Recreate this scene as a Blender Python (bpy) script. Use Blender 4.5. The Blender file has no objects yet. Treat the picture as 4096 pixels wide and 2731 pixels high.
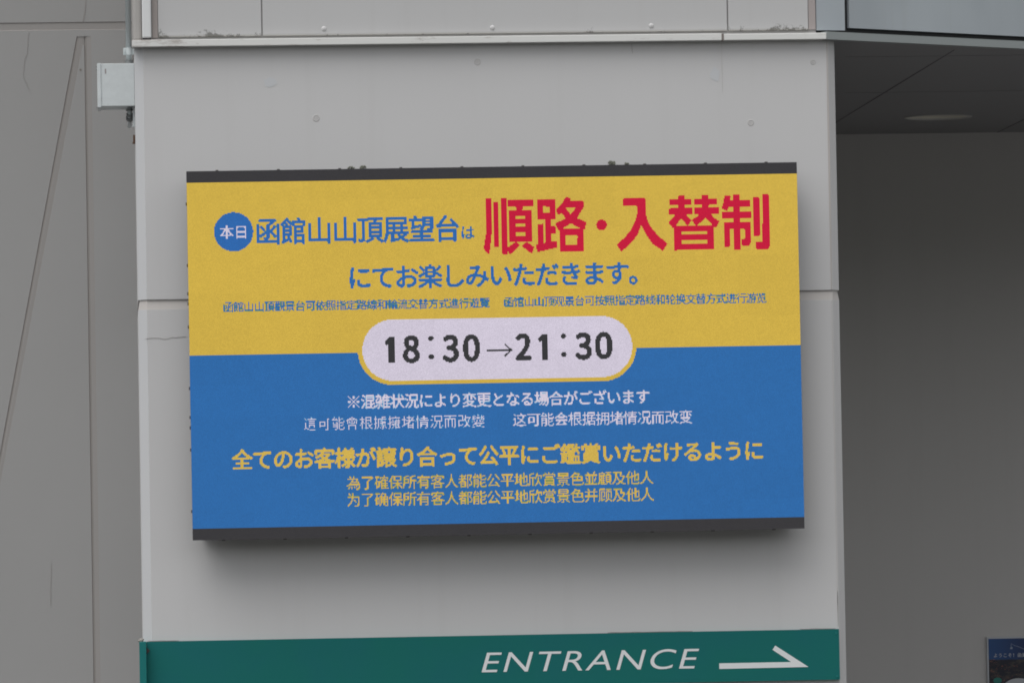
import bpy, bmesh, math, random
from mathutils import Vector, Matrix
random.seed(7)
C = bpy.context.scene.collection
sc = bpy.context.scene

# ---------------------------------------------------------------- camera, sky, sun, exposure
CAM = Vector((-1.96268, -30.0, 1.6)); FPX = 22886.17; PW, PH = 4096.0, 2731.0
YAW, PITCH, ROLL = 0.0685, 0.03691, -0.01739
Fw = Vector((math.sin(YAW)*math.cos(PITCH), math.cos(YAW)*math.cos(PITCH), math.sin(PITCH)))
Rt = Vector((math.cos(YAW), -math.sin(YAW), 0)); Up = Rt.cross(Fw)
R2 = Rt*math.cos(ROLL)+Up*math.sin(ROLL); U2 = -Rt*math.sin(ROLL)+Up*math.cos(ROLL)
cd = bpy.data.cameras.new('camera'); cam = bpy.data.objects.new('camera', cd); C.objects.link(cam)
M = Matrix((R2, U2, -Fw)).transposed().to_4x4(); M.translation = CAM; cam.matrix_world = M
cd.sensor_width = 36; cd.lens = FPX/PW*36; cd.clip_start = 0.5; cd.clip_end = 2000
sc.camera = cam

w = bpy.data.worlds.new('World'); sc.world = w; w.use_nodes = True
nt = w.node_tree; bg = nt.nodes['Background']
sky = nt.nodes.new('ShaderNodeTexSky'); sky.sky_type = 'NISHITA'; sky.sun_disc = False
SUN_EL, SUN_AZ = math.radians(66), math.radians(220)
sky.sun_elevation = SUN_EL; sky.sun_rotation = SUN_AZ
sky.dust_density = 2.0; sky.air_density = 1.0; sky.ozone_density = 1.0
hs = nt.nodes.new('ShaderNodeHueSaturation'); hs.inputs['Saturation'].default_value = 0.10   # cloud cover: nearly grey sky
nt.links.new(sky.outputs[0], hs.inputs['Color']); nt.links.new(hs.outputs[0], bg.inputs[0])
bg.inputs[1].default_value = 0.14
sd = bpy.data.lights.new('sun', 'SUN'); sd.energy = 1.5; sd.angle = math.radians(60); sd.color = (1, .985, .97)
so = bpy.data.objects.new('sun', sd); C.objects.link(so)
sdir = Vector((math.sin(SUN_AZ)*math.cos(SUN_EL), math.cos(SUN_AZ)*math.cos(SUN_EL), math.sin(SUN_EL)))
so.rotation_euler = (-sdir).to_track_quat('-Z', 'Y').to_euler(); so.location = (0, -20, 30)
sc.cycles.filter_width = 1.8
sc.view_settings.view_transform = 'Standard'; sc.view_settings.look = 'None'
sc.view_settings.exposure = 0.36; sc.view_settings.gamma = 1.0; sc.view_settings.use_curve_mapping = False

# ---------------------------------------------------------------- helpers
def ray(px, py):
    return (Fw + R2*((px-PW/2)/FPX) + U2*(-(py-PH/2)/FPX))
def at(px, py, Y):                       # point of the plane y = Y seen at photograph pixel (px, py)
    d = ray(px, py); return CAM + d*((Y-CAM.y)/d.y)
def at_z(px, py, Z):                     # same for a level plane z = Z
    d = ray(px, py); return CAM + d*((Z-CAM.z)/d.z)
def obj(name, bm, mats, parent=None, smooth=False):
    me = bpy.data.meshes.new(name)
    bmesh.ops.recalc_face_normals(bm, faces=bm.faces[:]) if not getattr(bm, 'keep', False) else None
    bm.to_mesh(me); bm.free()
    for m in (mats if isinstance(mats, (list, tuple)) else [mats]): me.materials.append(m)
    if smooth:
        for p in me.polygons: p.use_smooth = True
    o = bpy.data.objects.new(name, me); C.objects.link(o)
    if parent: o.parent = parent; o.matrix_parent_inverse = parent_world(parent).inverted()
    return o
def parent_world(p):
    m = p.matrix_basis.copy()
    while p.parent:
        m = p.parent.matrix_basis @ p.matrix_parent_inverse @ m if False else parent_world(p.parent) @ p.matrix_parent_inverse @ p.matrix_basis
        return m
    return m
def thing(name, loc, label, cat, group=None):
    o = bpy.data.objects.new(name, None); o.empty_display_size = .1; C.objects.link(o); o.location = loc
    return tag(o, label, cat, group)
def tag(o, label, cat, group=None):
    o['label'] = label; o['category'] = cat
    if group: o['group'] = group
    return o
def box(bm, x0, x1, y0, y1, z0, z1, bev=0.0):
    r = bmesh.ops.create_cube(bm, size=1.0)
    vs = r['verts']
    for v in vs:
        v.co = Vector((x0+(v.co.x+.5)*(x1-x0), y0+(v.co.y+.5)*(y1-y0), z0+(v.co.z+.5)*(z1-z0)))
    if bev > 0:
        es = list({e for v in vs for e in v.link_edges})
        bmesh.ops.bevel(bm, geom=es, offset=bev, segments=2, affect='EDGES', profile=.5)
def obox(bm, O, d, length, y0, y1, z0, z1, s0=0.0):
    """box whose long side runs along the horizontal direction d; y0..y1 measured along the inward normal"""
    n = Vector((-d.y, d.x, 0))
    vs = []
    for s in (s0, length):
        for t in (y0, y1):
            for z in (z0, z1):
                p = O + d*s + n*t; vs.append(bm.verts.new((p.x, p.y, z)))
    for f in ((0,1,3,2),(4,6,7,5),(0,4,5,1),(2,3,7,6),(0,2,6,4),(1,5,7,3)):
        bm.faces.new([vs[i] for i in f])
def poly(bm, pts, mat=0):
    f = bm.faces.new([bm.verts.new(p) for p in pts]); f.material_index = mat; return f
def prism(bm, pts, y0, y1):
    """outline (x, z) given as 3-D points, extruded between planes y0 and y1"""
    a = [bm.verts.new((p[0], y0, p[1])) for p in pts]; b = [bm.verts.new((p[0], y1, p[1])) for p in pts]
    bm.faces.new(a); bm.faces.new(b[::-1])
    n = len(pts)
    for i in range(n): bm.faces.new((a[i], b[i], b[(i+1) % n], a[(i+1) % n]))
def tube(bm, p0, p1, r, seg=20, cap=True):
    p0, p1 = Vector(p0), Vector(p1); d = (p1-p0).normalized()
    u = d.orthogonal().normalized(); v = d.cross(u)
    A = [bm.verts.new(p0+(u*math.cos(2*math.pi*i/seg)+v*math.sin(2*math.pi*i/seg))*r) for i in range(seg)]
    B = [bm.verts.new(p1+(u*math.cos(2*math.pi*i/seg)+v*math.sin(2*math.pi*i/seg))*r) for i in range(seg)]
    for i in range(seg): bm.faces.new((A[i], A[(i+1) % seg], B[(i+1) % seg], B[i]))
    if cap: bm.faces.new(A[::-1]); bm.faces.new(B)
def sweep(bm, pts, r, seg=14):
    pts = [Vector(p) for p in pts]; rings = []
    for i, p in enumerate(pts):
        d = (pts[min(i+1, len(pts)-1)]-pts[max(i-1, 0)]).normalized()
        u = d.cross(Vector((1, 0, .01))).normalized(); v = d.cross(u)
        rr = r[i] if isinstance(r, list) else r
        rings.append([bm.verts.new(p+(u*math.cos(2*math.pi*k/seg)+v*math.sin(2*math.pi*k/seg))*rr) for k in range(seg)])
    for a, b in zip(rings, rings[1:]):
        for k in range(seg): bm.faces.new((a[k], a[(k+1) % seg], b[(k+1) % seg], b[k]))
    bm.faces.new(rings[0][::-1]); bm.faces.new(rings[-1])
def ribbon(bm, pts, wd, n):
    """thin raised line of sealant or crack lying on a surface with normal n; real thickness 1.5 mm"""
    pts = [Vector(p) for p in pts]; n = Vector(n).normalized(); L = []
    for i, p in enumerate(pts):
        d = (pts[min(i+1, len(pts)-1)]-pts[max(i-1, 0)]).normalized(); s = d.cross(n)
        k = wd*(.5 if i in (0, len(pts)-1) else 1)
        L.append([bm.verts.new(p-s*k/2), bm.verts.new(p-s*k/2+n*.0015), bm.verts.new(p+s*k/2+n*.0015), bm.verts.new(p+s*k/2)])
    for a, b in zip(L, L[1:]):
        for k in range(3): bm.faces.new((a[k], a[k+1], b[k+1], b[k]))
def wander(a, b, n, amp, axis):
    out = []
    off = 0
    for i in range(n+1):
        t = i/n; off = off*.7+random.uniform(-amp, amp)
        p = Vector(a).lerp(Vector(b), t)+Vector(axis)*off*math.sin(math.pi*t)
        out.append(p)
    return out

# ---------------------------------------------------------------- materials
def mat(name, col, rough=.7, metal=0.0, spec=.5):
    m = bpy.data.materials.new(name); m.use_nodes = True
    b = m.node_tree.nodes['Principled BSDF']
    b.inputs['Base Color'].default_value = (*col, 1); b.inputs['Roughness'].default_value = rough
    b.inputs['Metallic'].default_value = metal; b.inputs['Specular IOR Level'].default_value = spec
    return m
class N:
    def __init__(s, m): s.t = m.node_tree; s.b = s.t.nodes['Principled BSDF']; s.geo = s.t.nodes.new('ShaderNodeNewGeometry')
    def new(s, k, **kw):
        n = s.t.nodes.new(k)
        for a, v in kw.items(): setattr(n, a, v)
        return n
    def put(s, sock, v):
        if hasattr(v, 'is_output'): s.t.links.new(v, sock)
        elif isinstance(v, tuple): sock.default_value = v if len(v) == len(sock.default_value) else (*v, 1)
        else: sock.default_value = v
    def math(s, op, a, b=0.0, c=0.0):
        n = s.new('ShaderNodeMath', operation=op); s.put(n.inputs[0], a); s.put(n.inputs[1], b); s.put(n.inputs[2], c); return n.outputs[0]
    def noise(s, scale, detail=4, rough=.6, vec=None, stretch=None):
        n = s.new('ShaderNodeTexNoise'); n.inputs['Scale'].default_value = scale; n.inputs['Detail'].default_value = detail; n.inputs['Roughness'].default_value = rough
        v = vec or s.geo.outputs['Position']
        if stretch:
            mp = s.new('ShaderNodeMapping'); mp.inputs['Scale'].default_value = stretch; s.t.links.new(v, mp.inputs[0]); v = mp.outputs[0]
        s.t.links.new(v, n.inputs['Vector']); return n.outputs['Fac']
    def ramp(s, f, lo, hi, a=0.0, b=1.0):
        n = s.new('ShaderNodeMapRange', interpolation_type='SMOOTHSTEP'); s.put(n.inputs[0], f)
        n.inputs[1].default_value = lo; n.inputs[2].default_value = hi; n.inputs[3].default_value = a; n.inputs[4].default_value = b; return n.outputs[0]
    def mix(s, f, a, b):
        n = s.new('ShaderNodeMix', data_type='RGBA'); s.put(n.inputs[0], f); s.put(n.inputs[6], a); s.put(n.inputs[7], b); return n.outputs[2]
    def xyz(s, v=None):
        n = s.new('ShaderNodeSeparateXYZ'); s.t.links.new(v or s.geo.outputs['Position'], n.inputs[0]); return n.outputs
    def bump(s, h, dist=.01, strength=.5):
        n = s.new('ShaderNodeBump'); n.inputs['Strength'].default_value = strength; n.inputs['Distance'].default_value = dist
        s.t.links.new(h, n.inputs['Height']); s.t.links.new(n.outputs[0], s.b.inputs['Normal'])

def paint(name, col, dirt=(.34, .32, .30), stain=.10, streak=.05, bump=.10, rough=.75):
    """weathered painted concrete: cloudy tone, faint rain streaks, fine roller texture"""
    m = mat(name, col, rough, spec=.3); n = N(m)
    big = n.ramp(n.noise(.9, 5, .55), .35, .7)
    st = n.ramp(n.noise(1.0, 5, .6, stretch=(9, 9, .45)), .5, .78)
    fine = n.noise(60, 3, .6)
    spots = n.ramp(n.noise(7, 6, .7), .64, .80)
    c = n.mix(n.math('MULTIPLY', big, stain), col, tuple(x*.86 for x in col))
    c = n.mix(n.math('MULTIPLY', st, streak), c, dirt)
    c = n.mix(n.math('MULTIPLY', spots, stain*.5), c, dirt)
    n.t.links.new(c, n.b.inputs['Base Color'])
    und = n.noise(2.2, 2, .5)
    h = n.math('MULTIPLY_ADD', und, 3.0, n.math('MULTIPLY', fine, .12))
    n.bump(h, .004, bump)
    return m, n
WALL = (.555, .55, .55)
m_sky_chamfer = paint('sky_tinted_chamfer', (.545, .55, .56), stain=.06)[0]  # left chamfer: copy of the wall paint with bluish sky light put into its colour
m_pier, _ = paint('pier_paint', WALL)
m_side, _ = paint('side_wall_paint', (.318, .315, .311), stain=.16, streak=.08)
m_back, _ = paint('recess_wall_paint', (.67, .65, .637), stain=.06, streak=.05)
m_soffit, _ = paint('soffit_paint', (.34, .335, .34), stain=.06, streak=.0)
m_seal = mat('old_sealant', (.20, .175, .16), .8)
m_sealgrey = mat('grey_sealant', (.37, .36, .355), .8)
m_filler = mat('hole_filler', (.475, .465, .46), .8)
m_edge = mat('groove_edge_tone', (.262, .243, .232), .85)  # darker brown tone for the steps at the groove edges
m_faintjoint = mat('faint_ceiling_joint', (.25, .247, .25), .8)
m_ceiljoint = mat('ceiling_joint', (.13, .128, .13), .8)
m_crack = mat('hairline_crack', (.29, .275, .262), .9)
m_black = mat('black_gap_fill', (.012, .012, .014), .6)
m_mark = mat('faded_glue_mark', (.53, .54, .555), .7)

def panel_paint(name, col, zb, density):
    """cladding paint with black mould growing up from the lower edge at height zb"""
    m, n = paint(name, col, stain=.12, streak=.10)
    X, Y, Z = n.xyz()
    h = n.math('SUBTRACT', Z, zb)
    base = n.noise(46, 6, .8); blot = n.noise(6.5, 4, .65)
    thr = n.math('MULTIPLY_ADD', h, 3.0, .614-density*.12)           # mould thins out with height
    k = n.math('SUBTRACT', n.math('MULTIPLY_ADD', blot, .55, n.math('MULTIPLY', base, .5)), thr)
    mask = n.ramp(k, -.005, .05)
    grime = n.math('MULTIPLY', n.ramp(h, .0, .016, 1.0, 0.0), .55)
    src = n.b.inputs['Base Color'].links[0].from_socket
    c = n.mix(grime, src, (.24, .225, .19)); c = n.mix(n.math('MULTIPLY', mask, .72), c, (.075, .073, .06))
    n.t.links.new(c, n.b.inputs['Base Color'])
    return m
def flashing_paint():
    m, n = paint('flashing_paint', (.68, .68, .66), dirt=(.25, .19, .15), stain=.2, streak=.0, bump=.1, rough=.45)
    X, Y, Z = n.xyz()
    d = n.ramp(n.math('ADD', n.noise(9, 5, .7, stretch=(1, 1, 5)), n.ramp(X, -1.85, -1.3, .16, 0.0)), .56, .76)
    src = n.b.inputs['Base Color'].links[0].from_socket
    n.t.links.new(n.mix(n.math('MULTIPLY', d, .55), src, (.26, .21, .18)), n.b.inputs['Base Color'])
    return m
m_flash = flashing_paint()
def galvanised(name, col, metal=.35):
    m = mat(name, col, .45, metal); n = N(m)
    v = n.new('ShaderNodeTexVoronoi'); v.inputs['Scale'].default_value = 70; n.t.links.new(n.geo.outputs['Position'], v.inputs['Vector'])
    f = n.math('MULTIPLY', n.noise(18, 5, .65), .8)
    c = n.mix(f, tuple(x*1.08 for x in col), tuple(x*.78 for x in col))
    c = n.mix(n.ramp(n.noise(40, 4, .7), .62, .75, 0, .4), c, (.33, .34, .34))
    n.t.links.new(c, n.b.inputs['Base Color']); return m
m_galv = galvanised('galvanised_box_steel', (.61, .65, .66), .05)
m_pipe = galvanised('galvanised_pipe_steel', (.56, .61, .62), .0)
m_dkmetal = galvanised('weathered_fitting_steel', (.22, .23, .23), .3)
m_rust = mat('rust', (.16, .09, .06), .9)
def clad():
    m = mat('blue_grey_metal_cladding', (.32, .355, .385), .38, .25); n = N(m)
    f = n.ramp(n.noise(1.1, 4, .55, stretch=(1, 1, .5)), .35, .7)
    s = n.ramp(n.noise(2.0, 5, .6, stretch=(8, 8, .4)), .52, .75, 0, .22)
    c = n.mix(f, (.45, .49, .52), (.385, .42, .45)); c = n.mix(s, c, (.38, .39, .39))
    n.t.links.new(c, n.b.inputs['Base Color']); return m
m_clad = clad()
m_fascia = mat('grey_fascia_metal', (.30, .325, .325), .45, .2)
def sign_paint():
    m = mat('teal_sign_enamel', (.004, .125, .120), .6, spec=.22); n = N(m)
    f = n.ramp(n.noise(2.2, 4, .6), .35, .7); s = n.ramp(n.noise(30, 5, .7, stretch=(1, 1, .25)), .6, .8, 0, .15)
    c = n.mix(f, (.004, .134, .118), (.005, .127, .128)); c = n.mix(s, c, (.03, .14, .135))
    n.t.links.new(c, n.b.inputs['Base Color']); return m
m_sign = sign_paint()
m_signfin = mat('teal_sign_edge', (.006, .155, .15), .5, spec=.3)
m_letter = mat('white_sign_film', (.70, .72, .725), .5)
m_screenframe = mat('black_screen_housing', (.022, .022, .025), .55)
m_lamp_trim = mat('downlight_trim_white', (.55, .54, .52), .5)
m_lamp_glass = mat('downlight_opal', (.85, .82, .72), .35)
m_paving = paint('asphalt', (.07, .069, .068), stain=.3)[0]
m_moss = mat('dark_moss', (.15, .155, .125), .95)
m_latch = mat('brown_grey_latch', (.07, .062, .06), .7)

# LED screen: dark mask with one lens per 5 mm cell; lit cells shine in their own colour
PITCH_LED = .005
def lin(c): return tuple(((x/255)/12.92 if x <= 10.3 else ((x/255+.055)/1.055)**2.4) for x in c)
def led_mat(name, srgb, screen):
    m = mat(name, (.012, .012, .012), .55, spec=.12); n = N(m)
    tc = n.new('ShaderNodeTexCoord'); tc.object = screen
    X, Y, Z = n.xyz(tc.outputs['Object'])
    def cell(a, off):
        f = n.math('FRACT', n.math('MULTIPLY_ADD', a, 1/PITCH_LED, off)); d = n.math('ABSOLUTE', n.math('SUBTRACT', f, .5))
        return n.ramp(d, .10, .5, 1.0, .2)
    # cells count from the left edge and from the top edge, which sit on whole cells
    dot = n.math('MULTIPLY', cell(X, 1000.0), cell(Z, 1000.0))
    t = lin(srgb) if srgb else (0, 0, 0)
    n.t.links.new(n.mix(n.math('MULTIPLY', dot, .8), (.006, .006, .007), (.026, .026, .026)), n.b.inputs['Base Color'])
    if srgb:
        # slow brightness differences from module to module (320 x 160 mm)
        wn = n.new('ShaderNodeTexWhiteNoise', noise_dimensions='2D')
        cb = n.new('ShaderNodeCombineXYZ')
        n.t.links.new(n.math('FLOOR', n.math('MULTIPLY_ADD', X, 1/.32, 50.0)), cb.inputs[0]); n.t.links.new(n.math('FLOOR', n.math('MULTIPLY_ADD', Z, 1/.16, 50.0)), cb.inputs[1])
        n.t.links.new(cb.outputs[0], wn.inputs[0])
        px = n.new('ShaderNodeTexWhiteNoise', noise_dimensions='2D'); cb2 = n.new('ShaderNodeCombineXYZ')
        n.t.links.new(n.math('FLOOR', n.math('MULTIPLY_ADD', X, 1/PITCH_LED, 1000.0)), cb2.inputs[0]); n.t.links.new(n.math('FLOOR', n.math('MULTIPLY_ADD', Z, 1/PITCH_LED, 1000.0)), cb2.inputs[1])
        n.t.links.new(cb2.outputs[0], px.inputs[0])
        var = n.math('ADD', n.math('MULTIPLY_ADD', wn.outputs['Value'], .04, .90), n.math('MULTIPLY', px.outputs['Value'], .14))
        n.b.inputs['Emission Color'].default_value = (*[max(0.0, x-LED_REFL) for x in t], 1)
        n.t.links.new(n.math('MULTIPLY', n.math('MULTIPLY', dot, LED_GAIN), var), n.b.inputs['Emission Strength'])
    return m
LED_REFL, LED_GAIN = .014, 1/.60
PALETTE = [('blank', (60, 59, 61)), ('blue', (50, 104, 172)), ('red', (196, 22, 62)), ('white', (208, 200, 216)), ('dark', (58, 58, 60)),
           ('yellow', (208, 176, 82)), ('green', (92, 134, 112)), ('cyan', (120, 172, 205)), ('olive', (120, 142, 96)),
           ('field_yellow', (206, 174, 74)), ('field_blue', (50, 106, 168))]

# ---------------------------------------------------------------- ground
bm = bmesh.new(); GZ = -1.0
poly(bm, [(-400, -400, GZ), (400, -400, GZ), (400, 400, GZ), (-400, 400, GZ)])
o = obj('ground', bm, m_paving); o['kind'] = 'structure'
# unseen wooded ridge added behind the camera to block low sky light
bm = bmesh.new(); rows = []
for i in range(73):
    a = math.radians(-185+i*190/72)          # sweeps round the open side
    prof = []
    for j, (r, h) in enumerate(((70, 0), (85, 7), (105, 15), (125, 20), (170, 22), (230, 10), (300, -1))):
        hh = h*(1+.18*math.sin(i*.55+j)+.10*math.sin(i*1.7+2*j)); prof.append(bm.verts.new((r*math.cos(a), r*math.sin(a), GZ-.5+hh)))
    rows.append(prof)
for p, q in zip(rows, rows[1:]):
    for j in range(6): bm.faces.new((p[j], q[j], q[j+1], p[j+1]))
mh = mat('added_hill_green', (.045, .06, .035), .95); nh = N(mh)
nh.t.links.new(nh.mix(nh.ramp(nh.noise(.35, 6, .7), .4, .65), (.03, .042, .024), (.075, .09, .05)), nh.b.inputs['Base Color'])
o = obj('added_hill_blocker', bm, mh, smooth=True); o['kind'] = 'structure'

# ---------------------------------------------------------------- the building
ZT = 4.279; XL, XR = -1.8637, 1.8368; ZTOP = 8.0
B = thing('station_building', (0, 0, GZ), 'pale grey concrete station building with a square pier and deep recessed entrance', 'building')

# pier with chamfered corners and one horizontal V groove
LC, RC, DP, ZJ = .046, .040, .05, 2.9577
def ring(ins):
    return [(XL+ins, 7.4), (XL+ins, DP), (XL+LC, ins), (XR-RC, ins), (XR-ins, DP), (XR-ins, 7.4)]
bm = bmesh.new()
levels = [(GZ, 0), (ZJ-.053, 0), (ZJ-.046, .0015), (ZJ-.004, .009), (ZJ, .0085), (ZJ, 0), (ZT+.03, 0)]
prev = None
for li, (z, ins) in enumerate(levels):
    cur = [bm.verts.new((x, y, z)) for x, y in ring(ins)]
    if prev:
        for i in range(len(cur)):
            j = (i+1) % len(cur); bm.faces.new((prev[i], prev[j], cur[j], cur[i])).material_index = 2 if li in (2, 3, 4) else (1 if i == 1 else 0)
    prev = cur
pier = obj('pier', bm, [m_pier, m_sky_chamfer, paint('groove_warm_tone', (.50, .475, .455), stain=.2, streak=.15)[0]], B)  # groove ramp gets a warmer, slightly darker tone than the wall
# plugged form-tie holes and anchor scars in the face
for i, (px, py, r) in enumerate([(1910, 249, .016), (3252, 249, .013), (1265, 473, .017), (3003, 491, .015)]):
    bm = bmesh.new(); p = at(px, py, 0)
    seg = 18; rings = []
    for rr, h in ((r*1.15, .0), (r, .0016), (r*.82, .002), (r*.7, .0006), (r*.3, .001)):
        rings.append([bm.verts.new((p.x+rr*math.cos(2*math.pi*k/seg)*random.uniform(.93, 1.07), -h, p.z+rr*math.sin(2*math.pi*k/seg)*random.uniform(.93, 1.07))) for k in range(seg)])
    for a, b in zip(rings, rings[1:]):
        for k in range(seg): bm.faces.new((a[k], a[(k+1) % seg], b[(k+1) % seg], b[k]))
    bm.faces.new(rings[-1])
    obj('filled_hole', bm, m_filler, pier)
bm = bmesh.new()
ribbon(bm, wander(at(745, 1347, 0), at(578, 1356, 0), 16, .004, (0, 0, 1)), .0022, (0, -1, 0))
obj('crack', bm, m_crack, pier); bm = bmesh.new()
ribbon(bm, wander(at(2526, 178, 0), at(2530, 215, 0), 6, .003, (1, 0, 0)), .0022, (0, -1, 0))
obj('crack', bm, m_crack, pier)
bm = bmesh.new(); q0, q1 = at(2886, 172, 0), at(2890, 372, 0)
ribbon(bm, [q0, q0.lerp(q1, .5), Vector((q0.x, 0, q1.z))], .0045, (0, -1, 0)); obj('water_streak', bm, mat('rain_streak', (.50, .49, .48), .8), pier); bm = bmesh.new()
xr = XR-RC-.005
ribbon(bm, [Vector((xr, 0, z)) for z in (ZT-.01, 3.9, 3.5, ZJ+.004)], .0105, (0, -1, 0)); obj('corner_sealant', bm, mat('grimy_corner_sealant', (.43, .40, .385), .8), pier); bm = bmesh.new()
ribbon(bm, [Vector((xr, 0, z)) for z in (ZJ-.055, 2.5, 2.0, 1.3)], .0075, (0, -1, 0)); obj('corner_sealant', bm, mat('pale_corner_sealant', (.50, .485, .475), .8), pier); bm = bmesh.new()
q0, q1 = at(3350, 2364, 0), at(3352, 2505, 0)
ribbon(bm, [q0, q0.lerp(q1, .5), Vector((q0.x, 0, q1.z))], .004, (0, -1, 0)); obj('scratch', bm, m_crack, pier)
bm = bmesh.new()      # ghost of a peeled sticker and a smear
for (px, py, sx, sz) in ((1083, 330, .040, .026), (2860, 300, .026, .042)):
    p = at(px, py, 0); pts = []
    for k in range(14):
        a = 2*math.pi*k/14; q = random.uniform(.75, 1.1)
        pts.append((p.x+sx*q*math.cos(a), p.z+sz*q*math.sin(a)))
    prism(bm, pts, -.0012, .001); obj('glue_mark', bm, m_mark, pier); bm = bmesh.new()
bm.free()

# flashing: two lengths of folded metal along the top of the pier
zf0, zf1 = ZT, ZT+.037
for x0, x1 in ((at(528, 180, -.055).x, at(2888, 160, -.055).x), (at(2894, 160, -.055).x, at(3306, 157, -.055).x)):
    bm = bmesh.new(); dz = .003 if x0 > 0 else 0
    box(bm, x0, x1, -.055, .06, zf0, zf1-dz, .003)
    obj('flashing', bm, m_flash, B)
bm = bmesh.new(); xs = at(2891, 160, -.055).x
box(bm, xs-.006, xs+.006, -.0565, .05, zf0+.001, zf1-.003); obj('flashing_joint', bm, m_seal, B)

# upper wall: backing, corner post, cladding boards with grey sealed joints
YU = -.02
zb = at(1500, 141, YU).z
bm = bmesh.new(); box(bm, at(600, 0, YU).x, at(3262, 0, YU).x, YU+.012, 7.3, zf1-.004, ZTOP); obj('upper_wall_core', bm, m_sealgrey, B)
spans = [(632, 1045, 1.0), (1050, 2908, .25), (2913, 3232, .85)]
for a, b, dens in spans:
    bm = bmesh.new(); x0, x1 = at(a, 60, YU).x, at(b, 60, YU).x
    box(bm, x0, x1, YU, YU+.011, zb, ZTOP, .0025)
    obj('wall_panel', bm, panel_paint('upper_panel_paint', (.495, .493, .493), zb, dens), B)
bm = bmesh.new(); box(bm, at(3234, 60, YU).x, at(3262, 60, YU).x, YU+.003, YU+.0118, zb+.004, ZTOP); obj('sealed_joint', bm, mat('brown_grey_joint', (.36, .32, .31), .8), B)
bm = bmesh.new(); box(bm, at(608, 60, YU).x, at(630, 60, YU).x, YU+.006, YU+.0118, zb-.002, ZTOP); obj('sealed_joint', bm, mat('brown_joint', (.34, .305, .29), .8), B)
bm = bmesh.new(); p0, p1 = at(569, 153.5, YU-.03), at(606, 153.5, YU-.03)
box(bm, p0.x+.003, p1.x-.002, YU-.022, YU+.07, zf1-.002, p0.z+.004); obj('shadow_gap', bm, m_black, B); bm = bmesh.new()  # black filler paints the shade in the gap under the corner cover
box(bm, p0.x, p1.x, YU-.03, YU+.08, p0.z, ZTOP, .008)
obj('corner_cover', bm, mat('white_corner_metal', (.66, .67, .67), .45), B)
bm = bmesh.new(); box(bm, at(531, 150, .06).x, at(568.5, 150, .06).x, .03, 7.3, zf1+.0, ZTOP, .015)
obj('corner_return', bm, paint('grimy_return_paint', (.40, .385, .37), stain=.4, streak=.5)[0], B)
bm = bmesh.new()
for px, py in ((1296, 116), (1970, 112), (2605, 104)):
    p = at(px, py, YU); r = .013; seg = 16; rs = []
    for k2 in range(4):
        a = math.pi/2*k2/3.3; rs.append([bm.verts.new((p.x+r*math.cos(a)*math.cos(2*math.pi*k/seg), YU-.007*math.sin(a), p.z+r*math.cos(a)*math.sin(2*math.pi*k/seg))) for k in range(seg)])
    for a, b in zip(rs, rs[1:]):
        for k in range(seg): bm.faces.new((a[k], a[(k+1) % seg], b[(k+1) % seg], b[k]))
    bm.faces.new(rs[-1])
    obj('fixing_cap', bm, m_pier, B, smooth=True); bm = bmesh.new()
bm.free()

# right-hand wing: fascia, black shadow gap, metal cladding, all turning back from the corner
O = at(3306.5, 157, -.055); O.z = 0
d34 = Vector((math.cos(math.radians(31.5)), math.sin(math.radians(31.5)), 0))
bm = bmesh.new(); obox(bm, O, d34, 12.0, 0, .05, zf0, zf1+.004, .002); obj('fascia', bm, m_fascia, B)
P0 = at(3266, 122, -.012); d1 = Vector((math.cos(math.radians(12)), math.sin(math.radians(12)), 0)); P0z = P0.z; P0.z = 0
w1 = (at(3381, 122, .012).x-P0.x)/d1.x
bm = bmesh.new(); obox(bm, P0, d1, w1, 0, .02, P0z, ZTOP); obj('cladding_panel', bm, m_clad, B)
Q0 = at(3398, 115, .04); q0z = zf1+.030; Q0.z = 0; d30 = d34
for k in range(4):
    bm = bmesh.new(); obox(bm, Q0+d30*(k*2.62), d30, 2.60, 0, .02, q0z, ZTOP); obj('cladding_panel', bm, m_clad, B)
bm = bmesh.new(); obox(bm, P0+Vector((0, .026, 0)), d1, w1+.012, 0, .02, zf0+.03, ZTOP-.01)
obox(bm, Q0+Vector((-.012, .022, 0)), d30, 10.4, 0, .02, zf0+.031, ZTOP-.011); obj('shadow_gap', bm, m_black, B)

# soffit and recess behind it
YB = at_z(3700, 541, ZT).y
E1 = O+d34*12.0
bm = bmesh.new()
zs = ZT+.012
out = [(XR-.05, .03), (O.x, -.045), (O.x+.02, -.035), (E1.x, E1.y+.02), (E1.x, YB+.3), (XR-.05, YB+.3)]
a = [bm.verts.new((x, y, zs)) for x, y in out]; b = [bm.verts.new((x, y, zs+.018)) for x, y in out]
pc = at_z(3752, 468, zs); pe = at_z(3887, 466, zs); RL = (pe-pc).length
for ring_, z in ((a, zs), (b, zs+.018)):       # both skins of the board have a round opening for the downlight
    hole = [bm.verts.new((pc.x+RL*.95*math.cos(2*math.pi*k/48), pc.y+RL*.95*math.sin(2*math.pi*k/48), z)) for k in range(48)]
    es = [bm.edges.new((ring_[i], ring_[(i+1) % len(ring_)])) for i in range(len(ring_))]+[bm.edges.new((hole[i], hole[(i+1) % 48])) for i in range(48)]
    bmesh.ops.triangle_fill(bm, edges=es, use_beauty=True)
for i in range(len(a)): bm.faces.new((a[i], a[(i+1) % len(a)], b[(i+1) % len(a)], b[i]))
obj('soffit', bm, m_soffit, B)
bm = bmesh.new()
for (u0, v0), (u1, v1) in (((3330, 498), (3818, 200)), ((3977, 536), (4200, 428))):
    p, q = at_z(u0, v0, zs), at_z(u1, v1, zs); ribbon(bm, [p, p.lerp(q, .5), q], .011, (0, 0, -1)); obj('soffit_joint', bm, m_ceiljoint, B); bm = bmesh.new()
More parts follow.
